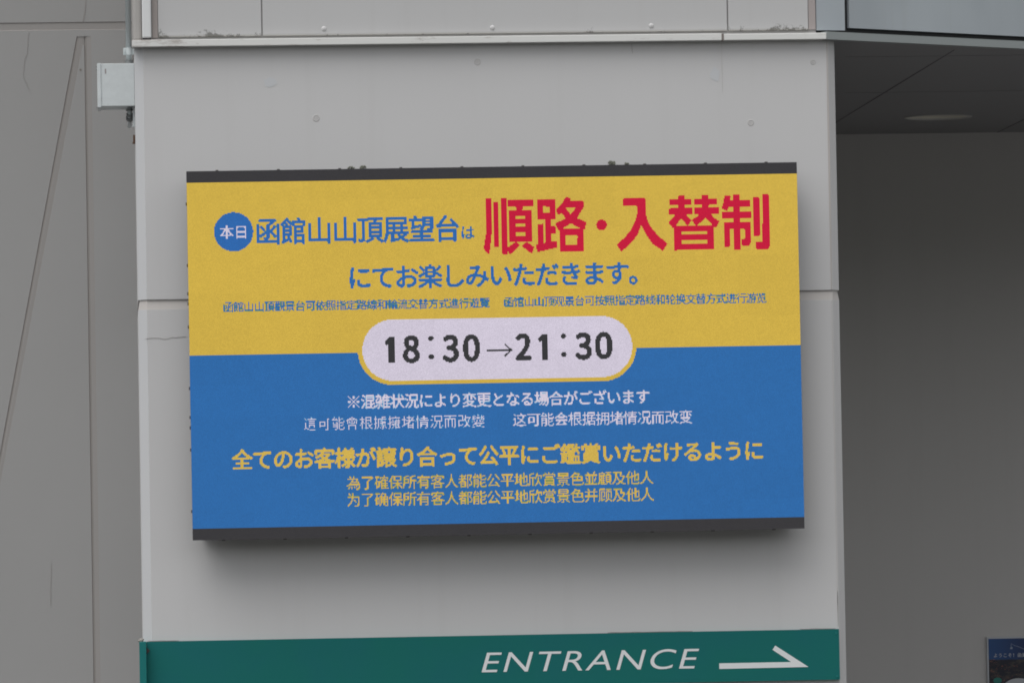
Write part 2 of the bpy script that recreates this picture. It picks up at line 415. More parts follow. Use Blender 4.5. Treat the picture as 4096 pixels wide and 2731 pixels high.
for v in (229, 372):
    p, q = at_z(3380, v, zs), at_z(4300, v, zs); q = Vector((q.x, p.y, zs)); ribbon(bm, [p, p.lerp(q, .5), q], .005, (0, 0, -1)); obj('soffit_joint', bm, m_faintjoint, B); bm = bmesh.new()
bm.free()
bm = bmesh.new(); box(bm, XR-.3, E1.x+.15, YB, YB+.2, GZ, ZTOP-.02); obj('recess_wall', bm, m_back, B)

# side wall on the left, set back behind the pier, with tapered rustication grooves
YS = 1.30
def sx(px, py): p = at(px, py, YS); return (p.x, p.z)
zt_ = sx(330, 147)[1]; zbot = GZ; DEP = .0045
def lineat(p, q, z): t = (z-p[1])/(q[1]-p[1]); return p[0]+(q[0]-p[0])*t
SLa, SLb = sx(306, 150), sx(57, 1500); SRa, SRb = sx(335, 160), sx(83, 1500)
VLx = sx(341, 470)[0]; VRx = VLx+.0385
t_ = (SLa[0]-SLb[0])/(SLa[1]-SLb[1])
def SL(z): return lineat(SLa, SLb, z)
def SR(z): return lineat(SRa, SRb, z)
za = zt_; zap = SRa[1]-.03
zh1, zh0 = sx(250, 90)[1], sx(250, 122)[1]
bm = bmesh.new(); XW = -14.0; XE = XL+.2
S = lambda x, z, y=0: (x, YS+y, z)
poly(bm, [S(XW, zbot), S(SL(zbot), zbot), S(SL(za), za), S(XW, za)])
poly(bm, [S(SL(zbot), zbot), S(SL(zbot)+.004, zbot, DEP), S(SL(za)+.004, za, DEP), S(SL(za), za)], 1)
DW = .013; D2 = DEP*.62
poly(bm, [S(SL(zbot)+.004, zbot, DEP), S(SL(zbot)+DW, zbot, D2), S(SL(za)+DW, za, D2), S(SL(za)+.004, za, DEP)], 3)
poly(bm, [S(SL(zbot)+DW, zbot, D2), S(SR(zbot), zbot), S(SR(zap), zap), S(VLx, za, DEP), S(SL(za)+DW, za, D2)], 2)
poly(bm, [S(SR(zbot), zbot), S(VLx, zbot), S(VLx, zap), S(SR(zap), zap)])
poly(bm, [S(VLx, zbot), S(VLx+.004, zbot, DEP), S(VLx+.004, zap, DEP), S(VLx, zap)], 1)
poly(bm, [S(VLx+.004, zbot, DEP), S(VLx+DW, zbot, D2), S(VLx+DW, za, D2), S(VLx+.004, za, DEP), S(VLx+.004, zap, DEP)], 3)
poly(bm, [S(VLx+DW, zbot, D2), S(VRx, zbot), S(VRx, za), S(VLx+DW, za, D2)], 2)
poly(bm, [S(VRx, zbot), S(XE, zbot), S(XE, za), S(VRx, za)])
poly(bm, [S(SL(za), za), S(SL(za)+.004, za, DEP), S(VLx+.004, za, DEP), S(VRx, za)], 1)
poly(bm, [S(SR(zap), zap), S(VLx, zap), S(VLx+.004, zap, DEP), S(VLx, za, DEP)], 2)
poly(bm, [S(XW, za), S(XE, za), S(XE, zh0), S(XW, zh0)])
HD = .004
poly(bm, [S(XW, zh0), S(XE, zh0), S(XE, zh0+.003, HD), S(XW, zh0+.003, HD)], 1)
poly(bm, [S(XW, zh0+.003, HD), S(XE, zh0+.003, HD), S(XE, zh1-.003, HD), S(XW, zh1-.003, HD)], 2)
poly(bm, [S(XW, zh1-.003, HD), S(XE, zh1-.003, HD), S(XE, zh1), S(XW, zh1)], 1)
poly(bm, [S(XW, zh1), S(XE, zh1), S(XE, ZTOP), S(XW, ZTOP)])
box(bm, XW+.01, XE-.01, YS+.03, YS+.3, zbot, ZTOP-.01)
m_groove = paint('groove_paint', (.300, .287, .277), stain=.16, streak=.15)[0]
side = obj('side_wall', bm, [m_side, m_edge, m_groove, paint('groove_line_tone', (.258, .242, .23), stain=.25, streak=.2)[0]], B)  # last material: darker tone in the strip beside each groove line
bm = bmesh.new()
P = lambda px, py: at(px, py, YS-.0005)
ribbon(bm, wander(P(344, 0), P(332, 88), 8, .004, (1, 0, 0)), .0045, (0, -1, 0)); obj('crack', bm, m_crack, side); bm = bmesh.new()
ribbon(bm, wander(P(117, 130), P(92, 300), 10, .006, (1, 0, 0)), .0022, (0, -1, 0))
ribbon(bm, wander(P(92, 300), P(120, 370), 8, .006, (1, 0, 0)), .0022, (0, -1, 0)); obj('crack', bm, m_crack, side); bm = bmesh.new()
ribbon(bm, wander(P(205, 2250), P(203, 2420), 6, .003, (1, 0, 0)), .0022, (0, -1, 0))
obj('crack', bm, m_crack, side)
bm = bmesh.new(); p = P(322, 280); tube(bm, (p.x, YS-.002, p.z), (p.x, YS+.001, p.z), .006, 10); obj('filled_hole', bm, m_seal, side)

# ---------------------------------------------------------------- LED screen
ZC = 2.65772; SROLL = .00236
SCR = thing('led_screen', (-.002, -.205, ZC), 'large LED screen on the grey pier showing a yellow and blue visiting hours notice', 'screen')
SCR.rotation_euler = (0, -SROLL, 0); SCR.scale = (.9995, .9995, .9995)
def sobj(name, bm, mats, parent=None, smooth=False):      # built in screen coordinates
    me = bpy.data.meshes.new(name); bm.to_mesh(me); bm.free()
    for m in (mats if isinstance(mats, (list, tuple)) else [mats]): me.materials.append(m)
    o = bpy.data.objects.new(name, me); C.objects.link(o); o.parent = parent or SCR
    if smooth:
        for p in me.polygons: p.use_smooth = True
    return o
bm = bmesh.new(); box(bm, -1.6, 1.6, .0006, .035, -.96, .96); sobj('module_frame', bm, m_screenframe)
bm = bmesh.new(); box(bm, -1.555, 1.555, .035, .2015, -.935, .945, .004); sobj('cabinet', bm, m_screenframe)
def lug(x, z, sx_, sz_):
    bm = bmesh.new(); box(bm, x-sx_, x+sx_, .004, .03, z-sz_, z+sz_, .0015); sobj('latch', bm, m_latch)
for k in range(10):
    x = -1.6+.16+.32*k
    lug(x, .9615, .0075, .004); lug(x, -.9615, .0085, .004)
for zz in (.79, .47, .323, .271, .15, -.17, -.321, -.375, -.49, -.81): lug(-1.602, zz, .004, .008)
LED = [   # segment, left column, top row, width, colours, run lengths cycling through (nothing, colours...)
 (2, 180, 146, 283, [3], [
  26,230,49,238,43,243,37,248,34,251,30,255,27,257,24,260,22,263,19,265,17,267,15,268,15,269,13,271,11,273,10,273,9,248,1,26,7,45,7,33,8,15,6,47,8,38,1,16,8,14,8,22,7,25,6,12,11,13,4,13,
  11,11,10,44,10,15,6,15,4,13,11,11,10,22,6,24,7,11,13,11,6,10,14,9,12,42,12,13,7,14,5,11,14,9,12,21,5,24,8,10,14,11,6,10,14,9,13,40,14,11,8,14,6,10,15,7,14,21,4,23,
  9,10,15,10,5,11,15,7,14,39,15,10,9,14,5,11,15,6,15,21,4,22,10,10,5,4,6,11,3,12,5,4,6,7,6,3,6,39,5,4,5,9,10,15,3,12,5,4,6,6,6,4,6,20,3,23,10,10,5,5,
  5,27,2,7,5,6,6,4,6,40,3,5,6,8,10,31,2,7,5,6,5,5,6,21,2,23,10,9,6,5,5,36,5,6,5,6,5,48,6,9,9,40,6,4,6,6,5,21,2,23,10,10,5,5,5,36,5,6,5,6,
  6,47,6,9,2,1,6,40,5,5,6,6,6,20,2,24,1,1,7,10,5,5,5,35,6,6,5,6,6,47,6,12,6,39,6,5,5,7,6,20,1,27,7,10,7,2,6,34,7,5,6,6,6,26,1,20,5,13,6,38,
  7,5,5,7,6,20,1,27,7,11,13,31,10,6,6,7,5,26,2,19,5,13,6,34,10,6,5,7,6,48,7,11,13,30,10,7,6,7,5,27,2,18,5,13,6,33,11,6,5,7,6,48,7,12,11,31,10,7,6,7,
  5,28,2,16,6,13,6,33,10,7,5,7,6,48,7,11,12,31,11,6,6,7,5,29,2,15,5,14,6,33,11,6,5,7,6,48,7,10,14,31,11,5,6,7,5,30,3,12,6,14,6,34,11,5,5,7,6,48,7,9,
  6,2,8,34,7,5,6,7,5,7,27,10,6,15,6,38,8,4,5,7,6,48,7,9,5,5,6,36,6,4,6,6,6,7,27,10,6,15,6,40,6,4,5,7,6,48,7,9,5,6,6,35,6,5,5,6,6,30,2,11,
  6,16,6,41,5,4,6,6,6,48,7,8,6,6,6,35,6,5,5,6,6,29,2,11,6,17,6,41,5,4,6,6,6,20,2,26,7,8,5,8,5,10,4,22,5,5,5,6,5,28,3,11,7,17,6,15,4,22,5,4,
  6,6,5,21,2,26,7,8,6,7,5,9,6,10,2,8,6,5,6,5,5,27,3,11,7,18,6,14,5,11,3,8,5,5,5,5,6,21,2,26,7,8,6,6,6,9,6,9,5,6,6,5,6,4,6,26,3,11,7,19,
  6,14,6,9,5,6,6,5,6,4,6,21,2,26,7,9,6,4,7,9,6,9,7,2,7,7,7,1,6,28,1,11,15,12,6,14,5,10,17,5,15,22,3,25,7,9,16,11,4,10,16,7,14,40,16,11,6,15,4,10,
  16,7,14,21,4,25,7,10,15,25,15,9,12,40,17,11,6,30,14,9,12,22,4,25,7,11,13,28,12,11,10,41,17,11,6,31,13,10,10,23,5,24,7,12,10,31,10,13,8,43,15,12,6,32,10,13,7,24,6,46,
  5,36,4,19,2,115,3,47,7,275,8,275,9,273,10,273,11,271,13,269,15,267,16,266,18,264,20,262,23,259,25,257,27,255,30,251,34,247,38,243,43,237,50,228,28,
 ]),
 (3, 28, 31, 41, [1], [
  18,4,33,13,25,18,21,22,18,24,16,27,13,29,11,31,9,32,8,34,7,35,5,36,4,38,3,38,3,11,2,25,2,12,2,9,10,7,1,12,2,9,2,6,2,7,1,6,14,3,1,8,1,7,1,10,5,8,1,8,
  1,7,1,10,6,7,1,8,1,17,2,1,4,7,10,17,1,2,2,1,2,6,10,16,2,2,2,2,2,5,1,8,1,7,1,7,2,3,2,2,3,4,1,8,1,7,1,6,11,1,2,3,1,8,1,7,1,12,2,9,
  10,7,2,11,2,9,10,7,2,11,2,9,1,8,1,6,3,38,4,37,4,36,6,35,6,34,8,32,10,30,12,28,14,26,16,24,19,20,23,16,28,11,15,
 ]),
 (4, 34, 45, 27, [3], [
  6,2,25,2,9,10,6,2,9,2,6,16,3,1,8,1,4,5,8,1,8,1,4,6,7,1,8,1,3,2,1,4,7,10,3,1,2,2,1,2,6,10,2,2,2,2,2,2,5,1,8,1,1,2,3,2,2,3,4,1,
  8,12,1,2,3,1,8,1,6,2,9,10,6,2,9,10,6,2,9,1,8,1,
 ]),
 (5, 72, 38, 228, [1, 6], [
  31,2,0,9,0,1,0,2,0,19,3,0,24,3,0,70,3,0,29,3,0,32,17,0,10,3,1,8,4,0,18,3,0,24,3,0,22,16,0,3,0,1,0,21,0,7,3,1,5,11,1,10,4,0,31,19,0,8,5,0,
  9,3,0,18,3,0,24,3,0,11,0,1,0,26,0,3,22,0,7,0,1,0,3,0,5,12,0,10,4,0,31,0,1,0,17,1,7,7,1,1,14,0,13,3,0,24,3,0,11,27,0,3,22,0,2,26,0,9,4,0,
  5,1,0,38,5,0,8,4,0,1,4,1,0,14,0,13,3,0,24,3,0,12,10,1,5,4,0,9,3,0,16,3,0,2,18,0,4,4,0,8,4,0,5,3,0,36,5,0,8,6,0,1,18,0,13,3,0,24,3,0,
  16,3,0,9,3,0,10,3,0,16,3,0,2,26,0,7,4,0,6,4,0,22,0,1,0,1,1,8,6,0,4,3,0,1,8,0,1,6,0,8,0,1,0,2,0,3,3,0,7,3,0,7,3,0,4,3,0,7,3,0,
  7,3,0,6,3,0,4,14,0,4,22,0,5,3,0,8,12,0,6,0,1,0,3,1,7,4,0,21,3,0,7,5,0,3,1,0,2,3,0,1,3,1,1,3,0,2,5,0,8,3,0,3,3,0,7,3,0,7,3,0,
  4,3,0,7,3,0,7,3,0,6,3,0,4,14,0,4,22,0,5,3,0,8,3,1,4,4,0,6,4,0,9,4,0,20,3,0,1,2,0,4,4,0,3,3,1,0,3,0,2,10,0,1,14,0,3,3,0,7,3,0,
  7,3,0,4,3,0,7,3,0,7,3,0,6,3,0,4,14,0,4,22,0,5,3,0,8,12,0,5,4,0,10,5,0,19,7,0,3,4,0,3,3,1,0,3,0,3,10,0,2,10,0,5,3,0,7,3,0,7,3,0,
  4,3,0,7,3,0,7,3,0,6,3,0,4,3,0,8,3,0,4,3,0,4,3,0,5,3,0,9,3,0,4,3,0,1,12,0,3,22,0,18,3,0,1,4,0,2,4,0,2,4,0,1,3,0,3,10,0,2,10,0,
  5,3,0,7,3,0,7,3,0,4,3,0,7,3,0,7,3,0,6,3,0,4,14,0,4,3,0,4,3,0,5,3,0,9,10,1,0,12,0,2,0,1,0,23,0,17,3,0,2,4,0,1,4,0,1,4,0,2,3,0,
  3,3,0,4,3,0,2,3,0,4,3,0,5,3,0,7,3,0,7,3,0,4,3,0,7,3,0,7,3,0,6,3,0,4,14,0,4,23,0,4,14,0,5,4,0,3,23,0,17,3,0,3,3,0,1,8,0,3,3,0,
  3,10,0,2,3,0,4,3,0,5,3,0,7,3,0,7,3,0,4,3,0,7,3,0,7,3,0,6,3,0,4,14,0,4,23,0,3,8,1,1,4,0,6,4,0,3,4,1,15,3,1,3,2,0,6,1,1,3,3,0,
  4,1,2,0,7,0,4,3,0,3,10,0,2,10,0,5,3,0,7,3,0,7,3,0,4,3,0,7,3,0,7,3,0,6,3,0,4,3,0,8,3,0,4,23,0,3,4,1,4,5,0,3,7,0,24,1,0,5,2,0,
  6,2,0,3,3,0,5,9,0,4,3,0,3,10,0,2,10,0,5,3,0,7,3,0,7,3,0,4,3,0,7,3,0,7,3,0,6,3,0,4,3,0,8,3,0,4,3,0,4,3,0,5,3,0,9,0,1,8,3,0,
  4,6,0,6,18,1,6,1,1,6,1,1,3,3,0,3,0,1,0,11,0,3,3,0,3,3,0,4,3,0,2,10,0,5,3,0,7,3,0,7,3,0,4,3,0,7,3,0,7,3,0,6,3,0,4,14,0,4,3,0,
  4,3,0,5,3,0,9,21,1,6,19,0,6,1,0,3,8,0,1,3,0,2,9,0,1,4,0,2,3,0,3,10,0,2,3,0,12,3,0,7,3,0,7,3,0,4,3,0,7,3,0,7,3,0,6,3,0,4,14,0,
  4,24,0,2,23,0,6,19,0,6,1,0,3,6,0,3,9,0,1,4,0,2,4,0,1,3,0,3,10,0,2,11,0,4,3,0,7,3,0,7,3,0,4,3,0,7,3,0,7,3,0,6,3,0,4,14,0,4,24,0,
  2,23,0,6,19,0,5,2,0,7,1,1,3,7,1,2,4,0,3,7,0,3,9,1,2,11,0,4,3,0,7,3,0,7,3,0,4,3,0,7,3,0,7,3,0,6,3,0,4,3,0,8,3,0,3,0,1,0,24,0,
  11,0,1,0,3,0,16,3,0,12,4,0,5,2,0,7,2,0,3,6,0,4,4,0,3,0,1,0,6,0,3,3,0,2,3,0,4,11,0,4,3,0,7,3,0,7,3,0,4,3,0,7,3,0,7,3,0,6,3,0,
  4,14,0,3,4,0,2,4,0,3,3,0,3,4,0,13,0,1,0,3,0,16,3,0,12,4,0,5,2,0,7,2,0,3,3,0,1,0,1,2,7,0,4,0,1,0,1,0,1,3,0,3,3,0,2,3,0,4,3,0,
  5,3,0,4,3,0,7,3,0,7,3,0,4,3,0,7,3,0,7,3,0,6,3,0,4,14,0,3,3,1,2,4,0,3,4,1,0,5,0,6,19,0,8,3,0,12,4,0,5,3,1,1,0,1,0,5,0,3,3,0,
  4,6,0,8,3,0,3,3,0,2,4,0,3,3,0,5,3,0,4,3,0,7,3,0,7,3,0,4,3,0,7,3,0,7,3,0,6,3,0,4,14,0,3,3,0,3,4,0,4,7,0,8,19,0,8,3,0,12,4,0,
  5,3,0,1,0,1,0,2,0,1,0,1,0,3,1,1,3,0,5,4,0,9,3,0,3,9,0,3,3,0,5,3,0,4,23,0,4,23,0,6,3,0,6,3,0,3,3,1,4,0,1,0,3,0,3,4,0,4,6,0,
  9,19,0,8,3,0,12,4,0,5,3,0,1,2,0,3,4,1,0,24,0,3,10,0,2,11,0,4,23,0,4,23,0,2,0,1,0,1,0,1,0,1,0,3,0,4,6,0,2,5,0,3,4,0,3,15,0,16,3,0,
  16,19,0,6,2,0,1,0,1,0,5,1,1,1,0,1,24,0,2,7,0,1,3,0,2,11,0,4,23,0,4,23,0,2,7,0,2,7,0,4,6,0,1,3,0,4,9,1,1,7,0,2,25,0,5,19,0,6,1,0,
  3,0,1,0,3,1,4,24,0,2,5,0,3,3,0,2,11,0,23,0,1,0,3,0,23,4,0,2,14,0,7,0,1,0,8,0,3,9,1,3,34,0,4,19,0,40,3,0,2,0,1,0,2,0,10,3,0,5,3,0,
  24,3,0,24,3,0,3,4,0,3,4,0,11,6,0,5,4,1,9,4,2,0,25,1,4,3,0,12,4,0,40,3,0,15,0,1,0,1,0,7,2,0,24,0,1,0,1,1,24,2,0,12,0,1,14,1,0,3,1,0,
  5,0,1,15,0,1,0,1,0,32,2,1,13,2,0,20,
 ]),
 (6, 309, 21, 301, [2], [
  3,6,10,6,62,3,116,6,18,7,26,7,24,6,4,6,10,6,61,6,113,7,18,7,17,6,3,7,24,7,3,6,10,6,1,27,4,19,9,7,56,22,35,7,18,7,17,7,2,7,24,7,3,6,10,6,1,27,4,19,
  9,7,55,24,34,7,18,7,17,6,3,7,14,6,4,7,3,6,2,5,3,6,1,27,4,19,8,21,42,24,25,23,3,24,7,7,3,7,14,7,3,7,3,6,2,5,3,6,1,27,4,19,8,22,41,24,25,23,3,24,
  7,7,3,7,14,7,3,7,3,6,2,5,3,6,1,27,4,19,7,23,41,24,25,23,3,24,7,28,3,7,3,7,3,6,2,5,3,6,1,27,4,19,6,24,41,24,25,23,3,24,7,28,3,7,3,7,3,6,2,5,
  3,6,1,27,4,19,5,25,41,24,25,23,3,24,7,28,3,7,3,7,3,6,2,5,3,6,9,8,15,6,3,10,4,26,41,24,25,23,3,24,6,29,3,7,3,7,3,6,2,5,3,6,10,7,15,6,7,6,3,27,
  55,10,34,7,18,8,14,29,3,7,3,7,3,6,2,5,3,6,10,7,15,6,7,6,2,9,10,8,57,9,34,7,18,7,15,29,3,7,3,7,3,6,2,5,3,6,10,6,16,6,7,6,1,11,8,9,57,9,34,7,
  18,7,14,30,3,7,3,7,3,6,2,5,3,6,2,24,6,6,7,6,1,11,8,8,58,9,26,23,2,26,3,7,5,7,14,7,3,7,3,6,2,5,3,6,2,24,6,6,7,6,1,12,6,8,59,9,24,25,2,26,
  3,7,5,7,14,7,3,7,3,6,2,5,3,6,2,24,6,6,7,6,1,13,4,9,59,9,24,25,2,26,5,4,6,7,14,7,3,7,3,6,2,5,3,6,2,24,6,19,2,13,2,9,60,9,24,25,2,26,7,2,
  6,7,14,7,3,7,3,6,2,5,3,6,2,24,6,19,2,3,2,8,1,9,61,9,24,25,2,26,15,7,14,7,3,7,3,6,2,5,3,6,2,24,6,19,8,17,61,9,24,25,2,26,3,31,2,7,3,7,3,6,
  2,5,3,6,2,7,10,7,6,19,9,15,61,10,24,25,2,26,3,31,2,7,3,7,3,6,2,5,3,6,2,7,10,7,6,19,9,15,61,10,30,13,12,14,11,31,2,7,3,7,3,6,2,5,3,6,2,7,10,7,
  6,19,10,13,62,11,29,13,12,15,10,31,2,7,3,7,3,6,2,5,3,6,2,24,6,19,10,13,62,11,28,15,10,16,10,31,2,7,3,7,3,6,2,5,3,6,2,24,14,6,13,18,58,12,27,17,7,19,9,31,
  2,7,3,7,3,6,2,5,3,6,2,24,14,6,11,22,18,4,34,12,26,19,4,12,1,9,8,31,2,7,3,7,3,6,2,5,3,6,2,24,14,6,8,27,14,8,32,13,24,10,2,9,2,12,3,10,18,7,14,7,
  3,7,3,6,2,5,3,6,2,24,14,6,6,31,12,9,30,14,23,10,4,21,5,10,17,7,14,7,3,7,3,6,2,5,3,6,2,7,10,7,11,1,2,6,5,32,11,10,30,14,22,10,6,7,2,10,7,11,15,7,
  14,7,3,7,3,6,2,5,3,6,2,7,10,7,6,6,2,6,5,14,4,14,11,11,28,16,21,10,7,5,4,8,9,10,15,7,14,7,3,7,3,6,2,5,3,6,2,7,10,7,6,6,2,6,5,13,6,13,10,12,
  28,16,21,9,8,5,4,6,12,8,6,28,3,7,3,7,3,6,2,5,3,6,2,24,6,6,2,10,2,10,10,10,12,11,27,18,21,7,10,3,6,4,14,7,6,28,3,7,3,7,3,6,2,5,3,6,2,24,6,6,
  2,11,1,8,14,8,12,10,28,8,1,9,22,6,11,1,8,2,15,6,7,28,3,7,2,8,3,6,2,5,3,6,2,24,6,6,2,11,2,6,17,6,12,10,27,9,2,9,22,48,7,28,3,7,2,8,3,6,2,5,
  3,6,2,24,6,6,2,11,2,29,13,8,28,9,2,10,21,47,8,28,3,7,2,8,3,6,2,5,3,6,2,24,6,6,2,11,3,26,16,6,28,9,4,9,23,42,11,28,3,7,2,8,3,6,2,5,3,6,2,24,
  6,6,2,11,4,25,50,9,4,10,22,42,11,28,3,7,2,8,3,6,2,5,3,6,2,7,10,7,6,6,2,11,4,25,49,9,6,10,21,42,11,6,4,7,4,7,3,7,2,8,3,6,2,5,3,6,2,7,10,7,
  6,6,2,11,4,25,48,10,6,11,20,42,11,6,4,7,5,6,3,7,2,8,2,6,3,5,3,6,2,7,10,7,6,6,2,6,9,25,47,11,7,11,19,8,27,7,11,6,4,7,5,6,3,7,2,8,2,6,3,5,
  3,6,2,7,10,7,6,6,2,6,9,25,46,11,8,11,19,8,27,7,11,6,4,7,5,6,3,7,2,8,2,6,3,5,3,6,2,24,6,6,2,6,9,6,12,7,45,12,9,11,18,8,27,7,11,6,4,7,5,6,
  3,7,2,8,2,6,3,5,3,6,2,24,6,6,2,6,9,6,13,6,45,11,10,12,17,42,11,6,4,7,5,6,3,7,2,8,2,6,3,5,3,6,2,24,6,6,2,6,9,6,13,6,44,11,12,12,16,42,11,6,
  4,7,5,6,3,7,2,8,1,7,3,5,3,6,2,24,6,6,2,6,9,6,12,7,43,11,14,12,15,42,11,6,4,7,5,6,3,6,3,8,1,7,3,5,3,6,2,24,6,6,2,6,9,6,12,7,42,12,14,13,
  14,42,11,6,4,7,5,6,12,8,1,7,3,5,3,6,2,24,6,6,2,6,9,6,12,7,40,13,16,14,12,42,11,6,4,7,5,6,12,8,1,7,3,5,3,6,8,2,10,1,11,6,2,12,3,6,12,7,39,13,
  18,14,11,42,11,6,4,7,4,7,12,8,1,6,4,5,3,6,6,5,7,4,10,6,1,13,3,6,12,7,38,13,19,15,10,8,27,7,11,6,4,7,1,10,12,8,1,6,4,5,3,6,5,7,5,7,8,20,3,6,
  12,7,37,13,21,15,9,8,27,7,11,6,4,7,1,10,12,15,4,5,3,6,3,10,3,9,5,22,3,6,12,7,36,13,23,15,8,8,27,7,11,6,4,7,1,10,12,15,4,5,3,6,2,10,3,11,4,22,3,25,
  35,13,24,16,7,8,27,7,11,6,4,7,1,10,5,22,12,17,5,12,2,22,3,25,35,12,27,13,8,42,11,6,4,7,1,9,6,22,12,16,7,11,2,22,3,25,36,10,29,12,8,42,11,6,4,7,1,9,6,15,
  1,6,12,15,10,8,3,18,7,25,36,9,32,9,9,42,11,6,4,7,2,7,7,15,1,5,13,14,12,7,4,12,12,25,37,7,34,7,10,42,11,5,5,7,16,15,2,4,13,13,14,6,4,8,16,25,38,4,38,5,
  10,42,21,7,16,14,4,3,13,6,1,5,16,4,5,3,21,25,38,3,40,3,11,42,21,7,16,14,5,2,13,6,1,4,19,2,93,1,42,1,12,3,60,7,17,12,22,5,2,1,273,
 ]),
 (7, 168, 89, 302, [1, 6], [
  83,3,0,271,3,0,16,0,1,8,3,0,7,0,1,0,1,0,7,2,1,73,3,0,21,0,1,0,1,1,11,1,0,14,3,0,21,3,1,22,3,0,20,3,0,50,3,0,15,3,0,3,0,1,0,9,0,4,3,0,
  6,3,0,27,0,1,0,3,0,42,3,1,20,3,0,8,0,1,1,3,0,13,3,0,21,4,0,22,3,1,19,3,0,29,0,1,0,11,0,9,3,0,15,4,0,2,11,0,2,4,0,6,3,0,21,11,0,11,2,1,
  27,3,0,21,3,0,7,6,1,12,3,0,2,0,1,0,3,0,15,3,0,23,3,0,19,0,1,0,3,0,4,12,0,3,0,1,0,21,0,9,3,0,4,0,1,2,2,0,7,4,0,1,11,0,1,4,0,7,3,0,
  21,11,0,11,3,0,12,0,1,0,1,0,13,3,0,3,1,0,16,0,1,0,3,0,7,3,1,0,3,0,4,17,0,7,0,1,0,18,0,11,0,1,0,14,0,11,4,0,4,12,0,3,22,0,9,8,0,1,5,0,
  6,7,0,5,7,0,8,3,0,21,10,0,12,3,0,11,4,0,6,1,1,2,0,1,0,9,0,15,8,1,3,3,1,0,2,0,4,17,0,7,19,0,3,0,1,0,23,0,10,3,0,5,12,0,3,16,0,9,14,0,
  2,5,0,6,6,0,5,6,0,9,3,0,27,4,0,12,3,0,11,4,0,5,15,0,9,15,0,3,0,1,0,2,0,1,0,1,5,14,0,11,17,0,4,24,0,10,3,0,7,8,0,5,2,1,7,4,0,11,14,0,
  3,6,0,5,1,0,1,11,1,11,3,0,27,3,0,13,3,0,12,4,0,4,0,1,0,13,0,10,14,0,5,1,0,17,3,0,20,3,1,11,8,0,3,4,0,6,1,0,11,3,0,29,0,1,0,3,0,13,8,0,
  10,4,0,5,15,1,9,3,0,26,4,0,5,3,0,5,3,0,13,3,0,5,8,0,15,0,1,0,9,1,26,4,0,3,2,0,14,3,0,23,3,0,19,3,0,29,3,0,19,3,0,11,3,0,3,0,1,0,6,0,
  5,7,0,8,3,0,26,3,0,6,3,0,5,3,0,13,4,0,9,3,0,3,10,0,7,0,1,0,3,0,4,8,0,6,0,1,0,3,1,4,0,1,0,9,1,6,0,1,6,3,1,3,0,1,0,2,1,11,7,0,
  19,3,0,28,4,0,19,3,0,15,0,1,0,8,0,5,9,0,6,3,0,24,0,1,0,4,0,6,3,0,5,3,0,13,4,0,8,4,0,3,10,0,7,4,0,3,10,0,5,19,1,5,19,0,10,8,0,19,3,0,
  28,3,0,20,3,1,0,7,0,6,6,0,1,11,0,2,5,0,5,3,0,21,12,0,2,3,0,5,3,0,14,3,0,8,3,1,3,10,0,7,3,0,4,10,0,5,18,0,7,19,0,9,0,1,0,9,0,17,4,0,
  28,3,0,20,13,0,4,4,0,3,11,0,3,4,0,5,3,0,19,19,0,5,3,0,14,4,0,7,3,0,21,3,0,4,2,1,4,0,1,0,2,0,7,0,1,0,6,1,2,3,1,10,15,1,11,3,0,4,3,0,
  17,3,1,28,3,0,18,16,0,4,1,1,4,0,1,0,9,0,6,1,0,6,3,0,18,10,1,0,9,0,5,3,0,14,4,0,6,0,1,0,3,0,20,4,0,31,0,1,0,3,0,17,4,0,16,3,0,4,3,0,
  17,3,1,0,2,0,26,3,0,17,7,0,6,0,1,0,4,0,13,3,0,15,0,1,0,3,0,18,4,0,2,3,0,5,7,0,4,3,1,5,1,0,8,3,0,6,4,0,20,3,1,21,0,1,10,4,0,16,4,0,
  16,3,0,4,3,0,17,6,0,2,3,0,21,3,0,16,7,0,8,0,1,0,3,0,2,25,0,4,4,0,17,3,1,2,4,0,7,6,1,2,4,0,5,2,0,7,3,0,6,3,0,4,1,0,16,3,0,22,3,0,
  5,7,1,11,8,0,16,4,0,2,4,0,11,0,2,4,6,0,2,3,0,21,3,0,15,4,0,1,3,0,9,3,0,2,25,0,4,4,0,12,2,0,3,3,0,3,3,0,8,7,0,2,0,1,0,3,0,4,4,0,
  6,3,1,4,0,1,0,3,0,3,4,0,13,4,0,3,3,0,15,3,1,5,7,0,10,11,0,16,9,0,9,6,0,2,6,0,2,3,0,21,4,0,13,4,0,2,3,0,9,3,0,3,23,0,5,4,0,11,4,0,
  2,3,0,2,4,0,7,7,0,4,3,0,4,3,1,6,4,0,4,4,0,3,3,0,14,4,0,3,3,0,15,3,0,8,5,0,9,14,1,13,0,1,0,8,0,8,8,0,1,0,1,0,4,0,3,3,0,22,4,0,
  12,3,0,3,3,0,8,4,0,9,11,0,11,0,1,0,3,0,10,5,0,2,3,0,1,0,1,0,3,0,7,0,1,0,3,0,3,1,0,4,4,0,2,0,1,0,3,0,7,3,0,5,3,0,4,3,0,14,3,0,
  4,3,0,15,3,0,21,4,1,3,0,1,0,8,0,14,6,1,8,3,0,2,0,1,0,2,0,2,4,0,3,5,0,4,0,1,0,4,0,11,6,0,10,3,1,2,3,0,7,5,0,7,0,1,0,4,1,0,3,1,
  0,4,1,10,3,0,9,5,0,3,8,0,7,4,0,8,0,1,0,4,1,0,4,0,14,4,0,4,4,0,12,4,0,4,3,0,15,3,0,21,3,0,6,9,0,15,4,0,9,2,0,4,3,0,1,4,0,3,0,1,
  0,13,0,12,9,0,6,9,0,2,0,1,0,8,0,6,0,1,0,5,0,2,3,0,2,5,1,8,4,0,6,6,0,4,0,1,0,6,0,6,0,1,0,4,0,10,8,0,15,4,0,4,13,0,3,3,1,4,4,1,
